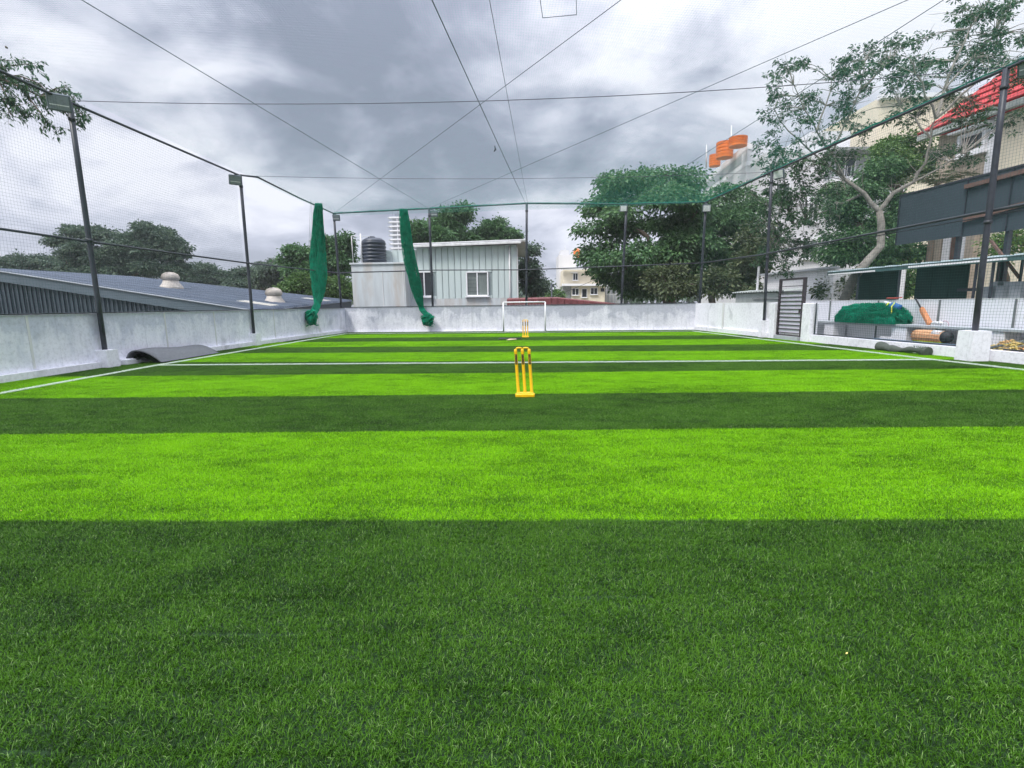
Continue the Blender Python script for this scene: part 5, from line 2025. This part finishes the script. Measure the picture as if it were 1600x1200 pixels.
def leaves(name, P, D, L, Wd, m, par, droop=.3, seed=1, fold=.25):
    """kite-shaped leaves: P place, D direction, L length, Wd width"""
    r = np.random.default_rng(seed)
    n = len(P)
    D = D/np.linalg.norm(D, axis=1)[:, None]
    D = D+np.array([0, 0, -droop])
    D /= np.linalg.norm(D, axis=1)[:, None]
    rv = r.normal(size=(n, 3))+np.array([0, 0, .9])
    S = np.cross(D, rv)
    S /= np.linalg.norm(S, axis=1)[:, None]+1e-9
    N = np.cross(S, D)
    L = L[:, None]
    Wd = Wd[:, None]
    mid = P+D*L*.55
    V = np.stack([P, mid+S*Wd*.5+N*Wd*fold, P+D*L-np.array([0, 0, 1])*L*.12, mid-S*Wd*.5+N*Wd*fold, mid-N*Wd*fold*.2], 1).reshape(-1, 3)
    i0 = np.arange(n)*5
    F = np.concatenate([np.stack([i0, i0+1, i0+4], 1), np.stack([i0+1, i0+2, i0+4], 1), np.stack([i0+2, i0+3, i0+4], 1), np.stack([i0+3, i0, i0+4], 1)])
    base = np.array(par['_base'])
    me = bpy.data.meshes.new(name)
    me.vertices.add(len(V))
    me.vertices.foreach_set('co', (V-base).astype('f').ravel())
    me.loops.add(len(F)*3)
    me.loops.foreach_set('vertex_index', F.astype('i').ravel())
    me.polygons.add(len(F))
    me.polygons.foreach_set('loop_start', np.arange(len(F), dtype='i')*3)
    me.update(calc_edges=True)
    me.validate()
    at = me.attributes.new('rnd', 'FLOAT', 'POINT')
    at.data.foreach_set('value', np.repeat(r.uniform(0, 1, n), 5).astype('f'))
    me.materials.append(m)
    return link(name, me, par, base)


def skeleton(root, trunk, tips, r0, rtip, par, m, seed=1, wig=.12, expo=2.3):
    """limbs from a trunk poly-line to every tip: each tip joins the nearest earlier node"""
    r = random.Random(seed)
    nodes = [np.array(p, float) for p in trunk]
    parent = [-1]+list(range(len(trunk)-1))
    root_ = nodes[0]
    top = nodes[-1]
    order = sorted(tips, key=lambda q: np.linalg.norm(np.array(q)-top))
    tipids = []
    for q in order:
        q = np.array(q, float)
        best, bi = 1e9, 0
        for i, p in enumerate(nodes):
            if i < len(trunk)-1 and i < len(trunk)*.5:
                continue
            d = q-p
            L = np.linalg.norm(d)
            back = max(0, (p[2]-q[2]))*.8
            c = L+back + .25*np.linalg.norm(p-top)
            if c < best:
                best, bi = c, i
        p = nodes[bi]
        L = np.linalg.norm(q-p)
        k = max(2, int(L/.55)+1)
        pi = bi
        for s_ in range(1, k+1):
            t = s_/k
            w = wig*L*math.sin(math.pi*t)*.5
            x = p+(q-p)*t+np.array([r.gauss(0, w), r.gauss(0, w), r.gauss(0, w)+.10*L*math.sin(math.pi*t)])
            nodes.append(x)
            parent.append(pi)
            pi = len(nodes)-1
        tipids.append(pi)
    # pipe model radii
    load = [0.0]*len(nodes)
    for i in tipids:
        load[i] += rtip**expo
    for i in range(len(nodes)-1, 0, -1):
        load[parent[i]] += load[i]
    rad = [max(rtip, l**(1/expo)) for l in load]
    f = r0/rad[0]
    rad = [max(rtip*.7, x*(f if x > rtip*1.5 else 1)) for x in rad]
    kids = {}
    for i in range(1, len(nodes)):
        kids.setdefault(parent[i], []).append(i)
    mb = MB()
    stack = [(0, None)]
    seen = set()
    while stack:
        i, pr = stack.pop()
        path = ([pr] if pr is not None else [])+[i]
        while True:
            ks = sorted(kids.get(path[-1], []), key=lambda q: -rad[q])
            if not ks:
                break
            for q in ks[1:]:
                stack.append((q, path[-1]))
            path.append(ks[0])
        if len(path) > 1:
            R = [rad[q] for q in path]
            if pr is not None:
                R[0] = R[1]
            mb.tube([nodes[q] for q in path], R, 7 if R[0] > .05 else 4, caps=False)
    return mb.build('trunk', m, par)


def lobes_tips(lobes, n, seed, shell=.45, flat=1.0, sub=9):
    """leaf places: every crown mass is broken into rounded sprays that carry most leaves on top"""
    r = np.random.default_rng(seed)
    vol = np.array([l[1][0]*l[1][1]*l[1][2] for l in lobes])**.7
    cnt = np.maximum(8, (n*vol/vol.sum()).astype(int))
    out_, dirs = [], []
    for (c, rad), k in zip(lobes, cnt):
        rad = np.array(rad)
        m = max(4, min(sub, k//5))
        d = r.normal(size=(m, 3))
        d /= np.linalg.norm(d, axis=1)[:, None]
        sc = np.array(c)+d*(shell+(1-shell)*r.random(m)**.7)[:, None]*rad*.82
        sr = rad.mean()*r.uniform(.30, .50, m)
        w = r.integers(0, m, k)
        e = r.normal(size=(k, 3))
        e[:, 2] = np.abs(e[:, 2])*1.0-.35
        e /= np.linalg.norm(e, axis=1)[:, None]
        p = sc[w]+e*sr[w][:, None]*np.array([1, 1, .62])*r.uniform(.7, 1.0, k)[:, None]
        out_.append(p)
        dirs.append(e*.7+d[w]*.5)
    return np.concatenate(out_), np.concatenate(dirs)


def tree(name, label, base, lobes, n_tips, per, leaf, spread, m_leaf, m_bark=M_BARK, r0=.3, seed=1, group=None, droop=.3, limbs=40, cat='tree', trunk_top=None, flatten=.6, width=.5):
    base = np.array(base, float)
    t = thing(name, base, label, cat, group)
    T, Dr = lobes_tips(lobes, n_tips, seed)
    r = np.random.default_rng(seed+5)
    ctr = np.mean([l[0] for l in lobes], axis=0)
    top = np.array(trunk_top) if trunk_top is not None else base+(ctr-base)*.62
    wob = lambda s_: np.array([r.normal()*s_, r.normal()*s_, 0])
    trunk = [base, base+(top-base)*.35+wob(r0*.5), base+(top-base)*.7+wob(r0*.6), top]
    sel = T[r.choice(len(T), min(limbs, len(T)), replace=False)]
    skeleton(base, trunk, [p-Dr_*0 for p, Dr_ in zip(sel, sel)], r0, .03, t, m_bark, seed)
    n = len(T)*per
    off = r.normal(size=(n, 3))*np.array([spread, spread, spread*flatten])
    P = np.repeat(T, per, axis=0)+off
    D = off/spread + np.repeat(Dr, per, axis=0)*.8 + r.normal(size=(n, 3))*.5
    L = leaf*r.uniform(.6, 1.25, n)
    leaves('crown', P, D, L, L*width*r.uniform(.8, 1.2, n), m_leaf, t, droop, seed)
    return t


def px_lobes(items, Y):
    """crown masses given by their place in the picture: (x, y, half width, half height, depth offset)"""
    out_ = []
    for (x, y, w, h, dy) in items:
        Yq = Y+dy
        k = Yq/FPX
        out_.append((atY(x, y, Yq), (w*k, max(w, h)*k*.8, h*k)))
    return out_


# the big tree right of the centre
big = px_lobes([(985, 289, 56, 31, 0), (1062, 287, 40, 24, 1), (945, 320, 30, 30, 0), (1030, 330, 75, 38, -2), (1105, 332, 52, 40, 0), (955, 365, 45, 26, -1), (930, 398, 30, 17, 0),
                (1000, 400, 62, 34, -2.5), (1075, 390, 60, 40, -2), (1135, 375, 48, 50, 0), (936, 418, 13, 11, 0), (985, 440, 46, 28, -1), (1050, 440, 52, 30, -1.5), (1120, 445, 50, 26, -.5), (1160, 328, 34, 38, 2), (1165, 420, 28, 42, 1)], 35.0)
bb = atY(1050, 475, 35.5)
tree('broad_leaved_tree', 'big dense dark green tree beyond the far right corner', (bb[0], 35.5, -3.5), big, 1500, 44, .26, .30, LEAF['broad'], r0=.45, seed=21, limbs=90, droop=.45)
ol = px_lobes([(1040, 440, 30, 26, -4.5), (1075, 455, 36, 18, -4.5), (1120, 440, 26, 26, -4.2), (1165, 430, 26, 44, -3.8), (1180, 380, 22, 40, -3.5)], 34.0)
ob_ = atY(1120, 475, 29.8)
tree('olive_tree', 'olive green bushy tree low in front of the big dark tree', (ob_[0], 29.8, -3.5), ol, 420, 40, .19, .24, LEAF['warm'], r0=.2, seed=31, limbs=40, droop=.35)
# trees behind the clad house
for (name, label, Y, lb, sd, nt_, lf, m_) in (
        ('tall_tree', 'tallest of the trees behind the clad house roof', 44, [(712, 338, 20, 13, 0), (700, 352, 26, 14, 0), (722, 326, 12, 7, 0), (714, 375, 30, 18, 0)], 41, 130, .40, 'broad'),
        ('round_tree', 'rounded tree behind the right half of the clad house roof', 46, [(770, 358, 20, 12, 0), (795, 372, 28, 10, 0), (752, 372, 18, 14, 0), (780, 350, 9, 6, 0)], 42, 120, .40, 'broad'),
        ('bushy_tree', 'bushy tree between the spiral stairs and the tallest tree', 42, [(658, 368, 16, 16, 0), (682, 372, 22, 14, 0), (655, 352, 8, 8, 0)], 43, 110, .38, 'broad'),
        ('small_tree', 'small tree at the right end of the clad house', 40, [(826, 395, 9, 10, 0), (824, 420, 12, 18, 0), (832, 388, 6, 5, 0), (838, 450, 18, 14, 0), (830, 436, 16, 14, 0)], 44, 110, .34, 'dusk')):
    lb_ = px_lobes(lb, Y)
    p = atY(np.mean([q[0] for q in lb]), 475, Y)
    tree(name, label, (p[0], Y, -3.5), lb_, int(nt_*2.2), 40, lf*.66, .26, LEAF[m_], r0=.22, seed=sd, limbs=26, group='trees behind the clad house')
# trees left of the annexe
for (name, label, Y, lb, sd, nt_, lf, m_) in (
        ('leafy_tree', 'leafy tree behind the hanging net left of the annexe', 40, [(470, 395, 20, 16, 0), (480, 420, 32, 22, 0), (455, 410, 16, 12, 0), (520, 385, 22, 14, 0), (535, 405, 24, 26, 0), (505, 430, 30, 26, 0), (540, 375, 10, 5, 0)], 51, 300, .40, 'broad'),
        ('fresh_tree', 'lighter green tree low in front of the leafy tree', 36, [(470, 448, 24, 16, 0), (505, 450, 24, 18, 0), (535, 452, 18, 18, 0), (450, 455, 16, 10, 0)], 52, 200, .32, 'fresh'),
        ('dark_round_tree', 'dark rounded tree low beyond the middle left post', 55, [(432, 432, 26, 14, 0), (415, 440, 20, 12, 0)], 53, 110, .42, 'dusk')):
    lb_ = px_lobes(lb, Y)
    p = atY(np.mean([q[0] for q in lb]), 475, Y)
    tree(name, label, (p[0], Y, -3.5), lb_, int(nt_*2.2), 40, lf*.66, .26, LEAF[m_], r0=.22, seed=sd, limbs=30, group='trees left of the annexe')
# spreading trees and the tree line over the shed roof
for (name, label, Y, lb, sd, nt_, lf, m_) in (
        ('spreading_tree', 'widest of the trees over the left shed roof, crown in two tiers', 48, [(150, 368, 36, 12, 0), (118, 360, 16, 8, 0), (90, 378, 22, 8, 0), (240, 365, 30, 10, 0), (222, 355, 14, 6, 0), (275, 393, 26, 9, 0), (170, 392, 55, 16, 0), (235, 395, 50, 16, 0), (190, 415, 60, 16, 0), (130, 400, 30, 12, 0), (120, 418, 40, 14, 0), (250, 418, 46, 16, 0), (180, 432, 70, 12, 0), (260, 380, 30, 10, 0), (205, 378, 36, 10, 0)], 61, 640, .45, 'dusk'),
        ('hedge_tree', 'low dark tree at the left edge over the shed roof', 52, [(30, 412, 34, 9, 0), (75, 412, 26, 10, 0), (10, 415, 20, 10, 0), (110, 425, 20, 8, 0), (40, 428, 40, 10, 0), (90, 430, 30, 8, 0)], 62, 240, .42, 'dusk'),
        ('low_tree', 'low dark tree under the right edge of the spreading tree', 60, [(310, 425, 26, 10, 0), (285, 430, 20, 10, 0), (335, 430, 18, 9, 0), (310, 440, 30, 9, 0)], 63, 180, .45, 'dusk'),
        ('flat_tree', 'flat topped dark tree touching the middle left post', 60, [(372, 430, 24, 10, 0), (398, 428, 20, 9, 0), (350, 436, 14, 7, 0), (375, 444, 34, 9, 0)], 64, 180, .45, 'dusk'),
        ('yellowish_tree', 'yellowish green tree right of the middle left post', 66, [(425, 448, 22, 8, 0), (400, 446, 16, 8, 0), (450, 440, 14, 8, 0)], 65, 110, .5, 'warm'),
        ('wispy_tree', 'thin wispy treetop standing above the far left tree line', 64, [(425, 408, 6, 5, 0), (408, 416, 8, 4, 0), (424, 420, 5, 6, 0)], 66, 16, .4, 'dusk')):
    lb_ = px_lobes(lb, Y)
    p = atY(np.mean([q[0] for q in lb]), 475, Y)
    tree(name, label, (p[0], Y, -3.5), lb_, int(nt_*2.2), 40, lf*.66, .28, LEAF[m_], r0=.25, seed=sd, limbs=30, group='trees over the left shed roof', flatten=.5)
# far wood that closes the horizon behind everything
lb_ = []
r = random.Random(3)
for k in range(34):
    x = -160+k*62+r.uniform(-20, 20)
    Y = 110+r.uniform(-8, 8)
    lb_ += px_lobes([(x, 462, 40, 10, 0)], Y)
T, Dr = lobes_tips(lb_, 1500, 77)
fw = link('far_wood', None, None, (0, 110, -3.5))
fw['label'] = 'dark line of far woodland along the horizon'
fw['category'] = 'woodland'
fw['kind'] = 'stuff'
rr_ = np.random.default_rng(5)
n = len(T)*12
P = np.repeat(T, 12, axis=0)+rr_.normal(size=(n, 3))*np.array([1.1, 1.1, .6])
L = rr_.uniform(.7, 1.4, n)
fwc = leaves('crown', P, rr_.normal(size=(n, 3)), L, L*.7, LEAF['dusk'], fw, .2, 5)
fwc['kind'] = 'stuff'
# small shrub beside the stay pole, shrub seen through the shed, scrub beside the shed
for (label, Y, lb, sd, nt_, lf, m_, z0, per) in (
        ('little shrub at the foot of the distant cream house', 60, [(872, 460, 12, 6, 0), (864, 463, 8, 5, 0)], 71, 40, .4, 'fresh', -3.5, 26),
        ('bright shrub seen through the gap in the dark shed sheets', 23, [(1416, 440, 12, 16, 0), (1412, 455, 10, 10, 0), (1420, 425, 8, 8, 0)], 72, 60, .18, 'fresh', -.02, 26),
        ('brown-green scrub left of the shed under the tree trunk', 22.5, [(1310, 450, 26, 20, 0), (1330, 440, 18, 16, 0), (1295, 462, 14, 10, 0)], 73, 110, .16, 'warm', -.02, 30)):
    lb_ = px_lobes(lb, Y)
    p = atY(np.mean([q[0] for q in lb]), 475, Y)
    tree('shrub', label, (p[0], Y, z0), lb_, nt_, per, lf, .2, LEAF[m_], r0=.06, seed=sd, limbs=12, cat='shrub')

# leafy tree behind the bare-limbed one
mg = px_lobes([(1372, 275, 30, 26, 0), (1335, 300, 34, 24, 0), (1318, 345, 36, 30, 0), (1355, 375, 50, 34, -1), (1395, 335, 28, 40, 0), (1415, 395, 34, 20, -1), (1305, 395, 26, 22, 0), (1375, 405, 44, 18, -1)], 27.0)
p = atY(1350, 475, 27)
tree('leafy_tree', 'leafy dark tree filling in behind the forked pale trunk', (p[0], 27, -3.5), mg, 620, 40, .19, .22, LEAF['broad'], r0=.3, seed=81, limbs=50, droop=.5)
mg = px_lobes([(1408, 232, 34, 20, 1), (1375, 250, 26, 20, 0), (1435, 255, 26, 22, 1), (1400, 268, 36, 18, 0)], 29.0)
p = atY(1415, 475, 29)
tree('bright_tree', 'bright green treetop between the limbs of the forked tree', (p[0], 29, -3.5), mg, 260, 40, .20, .22, LEAF['fresh'], r0=.25, seed=83, limbs=30, droop=.4)
bt_ = px_lobes([(1572, 372, 20, 12, 0), (1560, 390, 14, 8, 0), (1592, 380, 16, 14, 0)], 20.0)
p = atY(1582, 475, 20.5)
tree('young_tree', 'small branchy tree under the hoarding at the right edge', (p[0], 20.5, -.02), bt_, 60, 18, .16, .22, LEAF['fresh'], r0=.07, seed=82, limbs=20)

# the open, pale-limbed tree on the right
YT = 20.5


def T_(x, y, dy=0.0):
    return atY(x, y, YT+dy)


base = T_(1300, 470)
base[2] = -.02
t = thing('open_branched_tree', base, 'tall open tree with a forked pale trunk rising over the shed', 'tree')
trunk_px = [(1335, 432, 0), (1358, 405, 0), (1376, 385, 0), (1377, 350, 0), (1374, 330, 0)]
trunk = [base]+[T_(*q) for q in trunk_px]
limbs_px = [
    [(1374, 330, 0), (1350, 302, .2), (1322, 282, .4), (1296, 262, .6), (1262, 250, .8), (1225, 238, 1.0)],
    [(1322, 282, .4), (1300, 240, .2), (1276, 205, 0), (1256, 170, -.3), (1240, 132, -.4)],
    [(1296, 262, .6), (1262, 232, .9), (1232, 205, 1.2), (1210, 170, 1.3)],
    [(1300, 240, .2), (1322, 190, -.2), (1345, 140, -.6), (1352, 95, -.8)],
    [(1276, 205, 0), (1290, 165, .3), (1300, 125, .5)],
    [(1374, 330, 0), (1395, 302, -.2), (1428, 284, -.5), (1446, 255, -.8), (1455, 215, -1.0), (1462, 185, -1.1)],
    [(1462, 185, -1.1), (1445, 150, -1.3), (1430, 115, -1.4), (1420, 90, -1.5)],
    [(1462, 185, -1.1), (1475, 140, -.9), (1492, 95, -.8), (1515, 45, -.7), (1535, 15, -.6)],
    [(1462, 185, -1.1), (1500, 150, -1.5), (1545, 115, -1.9), (1590, 95, -2.3), (1640, 60, -2.6)],
    [(1455, 215, -1.0), (1430, 185, -.6), (1405, 165, -.4)],
    [(1428, 284, -.5), (1470, 262, -.9), (1505, 240, -1.2)],
    [(1350, 302, .2), (1310, 320, .8), (1275, 335, 1.2), (1240, 352, 1.5), (1215, 372, 1.8)],
    [(1345, 140, -.6), (1372, 112, -.9), (1390, 95, -1)],
    [(1475, 140, -.9), (1520, 90, -.5), (1555, 55, -.2)],
]
mb = MB()
R0 = .20
mb.tube(trunk, [.20, .17, .15, .14, .13, .115], 10)
mains = []
for i, l in enumerate(limbs_px):
    P = [T_(*q) for q in l]
    P2 = []
    for a, c in zip(P, P[1:]):
        for s_ in (0, .5):
            P2.append(a+(c-a)*s_+(np.array([rnd.gauss(0, .03), rnd.gauss(0, .05), rnd.gauss(0, .03)]) if s_ else 0))
    P2.append(P[-1])
    r_a = {0: .095, 5: .09, 7: .055, 8: .05, 6: .045}.get(i, .040)
    mb.tube(P2, list(np.linspace(r_a, .014, len(P2))), 8, caps=False)
    mains += P2[2:]
tips_px = [(1222, 115, 10), (1232, 165, 12), (1208, 185, 12), (1245, 105, 8), (1262, 150, 10), (1205, 225, 14), (1225, 250, 14), (1265, 190, 8), (1290, 220, 10), (1335, 90, 12), (1358, 78, 12), (1375, 95, 10), (1340, 115, 10),
           (1362, 130, 12), (1330, 150, 8), (1385, 105, 8), (1395, 125, 8), (1408, 75, 10), (1430, 70, 10), (1420, 105, 12), (1445, 95, 12), (1412, 125, 10), (1455, 125, 14), (1470, 105, 12), (1490, 70, 14), (1512, 30, 12),
           (1500, 20, 8), (1535, 15, 10), (1530, 60, 14), (1550, 50, 12), (1562, 20, 10), (1540, 95, 14), (1560, 75, 12), (1575, 12, 8), (1590, 55, 12), (1500, 110, 12), (1520, 120, 12), (1565, 105, 10), (1480, 150, 12), (1420, 150, 10),
           (1510, 165, 10), (1500, 190, 10), (1535, 180, 10), (1480, 225, 10), (1500, 245, 10), (1470, 250, 8), (1330, 175, 8), (1310, 190, 10), (1350, 200, 8), (1395, 185, 8), (1245, 275, 12), (1215, 290, 12), (1270, 300, 12), (1235, 320, 12),
           (1262, 350, 12), (1225, 360, 12), (1205, 385, 12), (1250, 385, 10), (1275, 265, 10), (1195, 260, 10), (1310, 120, 6), (1205, 150, 8), (1440, 180, 8), (1590, 130, 8), (1610, 90, 12), (1625, 50, 12), (1580, 190, 8), (1190, 330, 10), (1300, 350, 10), (1215, 310, 12), (1200, 345, 12), (1240, 300, 12), (1255, 335, 12), (1230, 345, 14), (1215, 400, 14), (1240, 405, 12), (1262, 400, 12), (1280, 375, 12), (1190, 300, 12), (1285, 315, 12), (1270, 280, 12), (1300, 300, 10), (1205, 270, 12), (1195, 410, 12), (1228, 425, 10), (1320, 245, 10), (1290, 245, 10), (1250, 255, 12)]
tp, Pl, Dl = [], [], []
r = np.random.default_rng(12)
M_ = np.array(mains)
for (x, y, s_) in tips_px:
    q = T_(x, y, r.normal()*.5)
    # twigs to a handful of leaf whorls round the place
    for k in range(4):
        w = q+r.normal(size=3)*np.array([s_, s_, s_*.8])*YT/FPX*.75
        d = np.linalg.norm(M_-w, axis=1)+np.maximum(0, M_[:, 2]-w[2])*.7
        a = M_[np.argmin(d)]
        mid = (a+w)/2+np.array([r.normal()*.06, r.normal()*.06, .08*np.linalg.norm(w-a)])
        mid2 = (mid+w)/2+np.array([r.normal()*.05, r.normal()*.05, .02])
        ln_ = np.linalg.norm(w-a)
        mb.tube([a, mid, mid2, w], [min(.024, .010+.009*ln_), .012, .009, .006], 4, caps=False)
        nl = 34
        dd = r.normal(size=(nl, 3))
        dd[:, 2] = dd[:, 2]*.6+.25
        Pl.append(w+dd*.055)
        Dl.append(dd)
        for b2 in range(2):
            v = mid2+(w-mid2)*r.random()+r.normal(size=3)*.22
            mb.tube([mid2, (mid2+v)/2+(0, 0, .03), v], [.010, .008, .006], 4, caps=False)
            dd = r.normal(size=(22, 3))
            dd[:, 2] = dd[:, 2]*.6+.2
            Pl.append(v+dd*.05)
            Dl.append(dd)
for k in range(260):                  # bare twigs
    a = M_[r.integers(len(M_))]
    v = a+np.array([r.normal()*.45, r.normal()*.45, abs(r.normal())*.45])
    mb.tube([a, (a+v)/2+r.normal(size=3)*.06, v], [.011, .008, .004], 4, caps=False)
mb.build('trunk', M_BARKP, t)
P, D = np.concatenate(Pl), np.concatenate(Dl)
L = .13*r.uniform(.6, 1.25, len(P))
leaves('crown', P, D, L, L*.38, LEAF['deep'], t, .35, 12)
# palm fronds behind the hoarding
p = atY(1450, 282, 24)
t = thing('palm', (p[0]+.5, 24, -3.5), 'palm fronds fanning out just above the hoarding', 'palm')
MB().tube([(p[0]+.5, 24, -3.5), (p[0]+.45, 24, p[2]-.2)], [.16, .12], 9).build('trunk', M_BARK, t)
Pl, Dl = [], []
stems = MB()
for k in range(11):
    a = k*2*math.pi/11+.3
    d = np.array([math.cos(a), math.sin(a)*.7, .75])
    q0 = np.array([p[0]+.45, 24, p[2]-.2])
    pts = [q0+d*s_*1.4+np.array([0, 0, -.75*s_*s_]) for s_ in np.linspace(0, 1, 8)]
    stems.tube(pts, .015, 4)
    for q in pts[1:]:
        for sgn in (-1, 1):
            for e in range(3):
                Pl.append(q+r.normal(size=3)*.05)
                Dl.append(np.array([-math.sin(a)*sgn, math.cos(a)*sgn, .1])+d*.5)
stems.build('frond_stem', M_BARK, t)
P, D = np.array(Pl), np.array(Dl)
L = np.full(len(P), .42)
leaves('frond_leaf', P, D, L, L*.09, LEAF['warm'], t, .4, 3)

# the branch that hangs into the top left corner
YLb = 12.6


def Lb(x, y, dy=0.0):
    return atY(x, y, YLb+dy)


base = np.array([-16.5, 11.5, -3.5])
t = thing('overhanging_tree', base, 'tree outside the left wall whose leafy branch hangs into the top left corner', 'tree')
top = Lb(-140, 60)
mb = MB().tube([base, base+(.3, .4, 3.0), base+(.9, .6, 6.0), top], [.28, .24, .18, .10], 9, caps=False)
Pl, Dl = [], []
br = [[(-140, 60), (-60, 95), (-5, 120), (30, 135), (62, 150), (95, 170), (128, 200)], [(-60, 95), (0, 105), (40, 100), (58, 104)], [(-5, 120), (10, 150), (28, 170), (40, 182)], [(30, 135), (55, 165), (72, 188), (82, 200)],
      [(62, 150), (95, 150), (118, 165), (132, 185)], [(62, 150), (88, 138), (104, 136)], [(-60, 95), (-20, 130), (5, 155), (18, 180)], [(-140, 60), (-80, 80), (-20, 92), (20, 95)], [(-5, 120), (30, 118), (60, 130), (82, 150)], [(-60, 95), (-30, 120), (-15, 140), (-5, 165)]]
for i, l in enumerate(br):
    Pp = [Lb(x, y, r.normal()*.15) for x, y in l]
    mb.tube(Pp, list(np.linspace(.045 if i == 0 else .022, .007, len(Pp))), 5, caps=False)
    for a, c in zip(Pp, Pp[1:]):
        for s_ in np.linspace(0, 1, 6):
            if np.linalg.norm(c-a) < .01:
                continue
            q = a+(c-a)*s_
            v = q+r.normal(size=3)*np.array([.17, .17, .13])+np.array([.06, 0, -.06])
            mb.tube([q, v], [.006, .004], 4, caps=False)
            for z_ in range(15):
                Pl.append(q+(v-q)*r.random()+r.normal(size=3)*.03)
                Dl.append(r.normal(size=3)*.7+np.array([.5, 0, -.5]))
mb.build('trunk', M_BARK, t)
P, D = np.array(Pl), np.array(Dl)
L = .105*r.uniform(.6, 1.3, len(P))
leaves('crown', P, D, L, L*.36, LEAF['deep'], t, .45, 14)
rb = Lb(0, 68)
ob = tag(MB().tube([Lb(8, 72), Lb(10, 74), Lb(12, 76)], [.01, .03, .008], 5).build('hanging_leaf', M_BARK), 'single dry leaf caught in the left net near the frame edge', 'leaf')

# turf litter in the foreground: a dry leaf and a whitish turf blade
for k, (x, y) in enumerate(((1323, 1021), (33, 798))):
    p = gnd(x, y, .028)
    a = rnd.uniform(0, 3)
    d = np.array([math.cos(a), math.sin(a), .15])*.007
    nq = np.array([-math.sin(a), math.cos(a), .1])*.003
    ob = MB().slab([p-d, p-nq, p+d, p+nq], (0, 0, .002)).build('turf_litter', M_CHAFF)
    tag(ob, ('tiny pale dry leaf lying on the dark front strip at lower right', 'tiny whitish turf blade lying on the light strip at the left edge')[k], 'leaf')

# ================================================================== light haze
hz = MB().box((0, 250, 35), (804, 704, 80)).build('haze', M_WHITE)
hm = bpy.data.materials.new('thin_haze')
hm.use_nodes = True
hm.node_tree.nodes.clear()
HB = NB(hm.node_tree)
pv = HB.n('ShaderNodeVolumePrincipled')
pv.inputs['Color'].default_value = (.93, .95, 1.0, 1)
pv.inputs['Density'].default_value = .0007
pv.inputs['Anisotropy'].default_value = .2
HB.l(pv.outputs[0], HB.n('ShaderNodeOutputMaterial').inputs['Volume'])
hz.data.materials.clear()
hz.data.materials.append(hm)
tag(hz, 'thin pale haze in the air over the whole place', 'haze', kind='stuff')
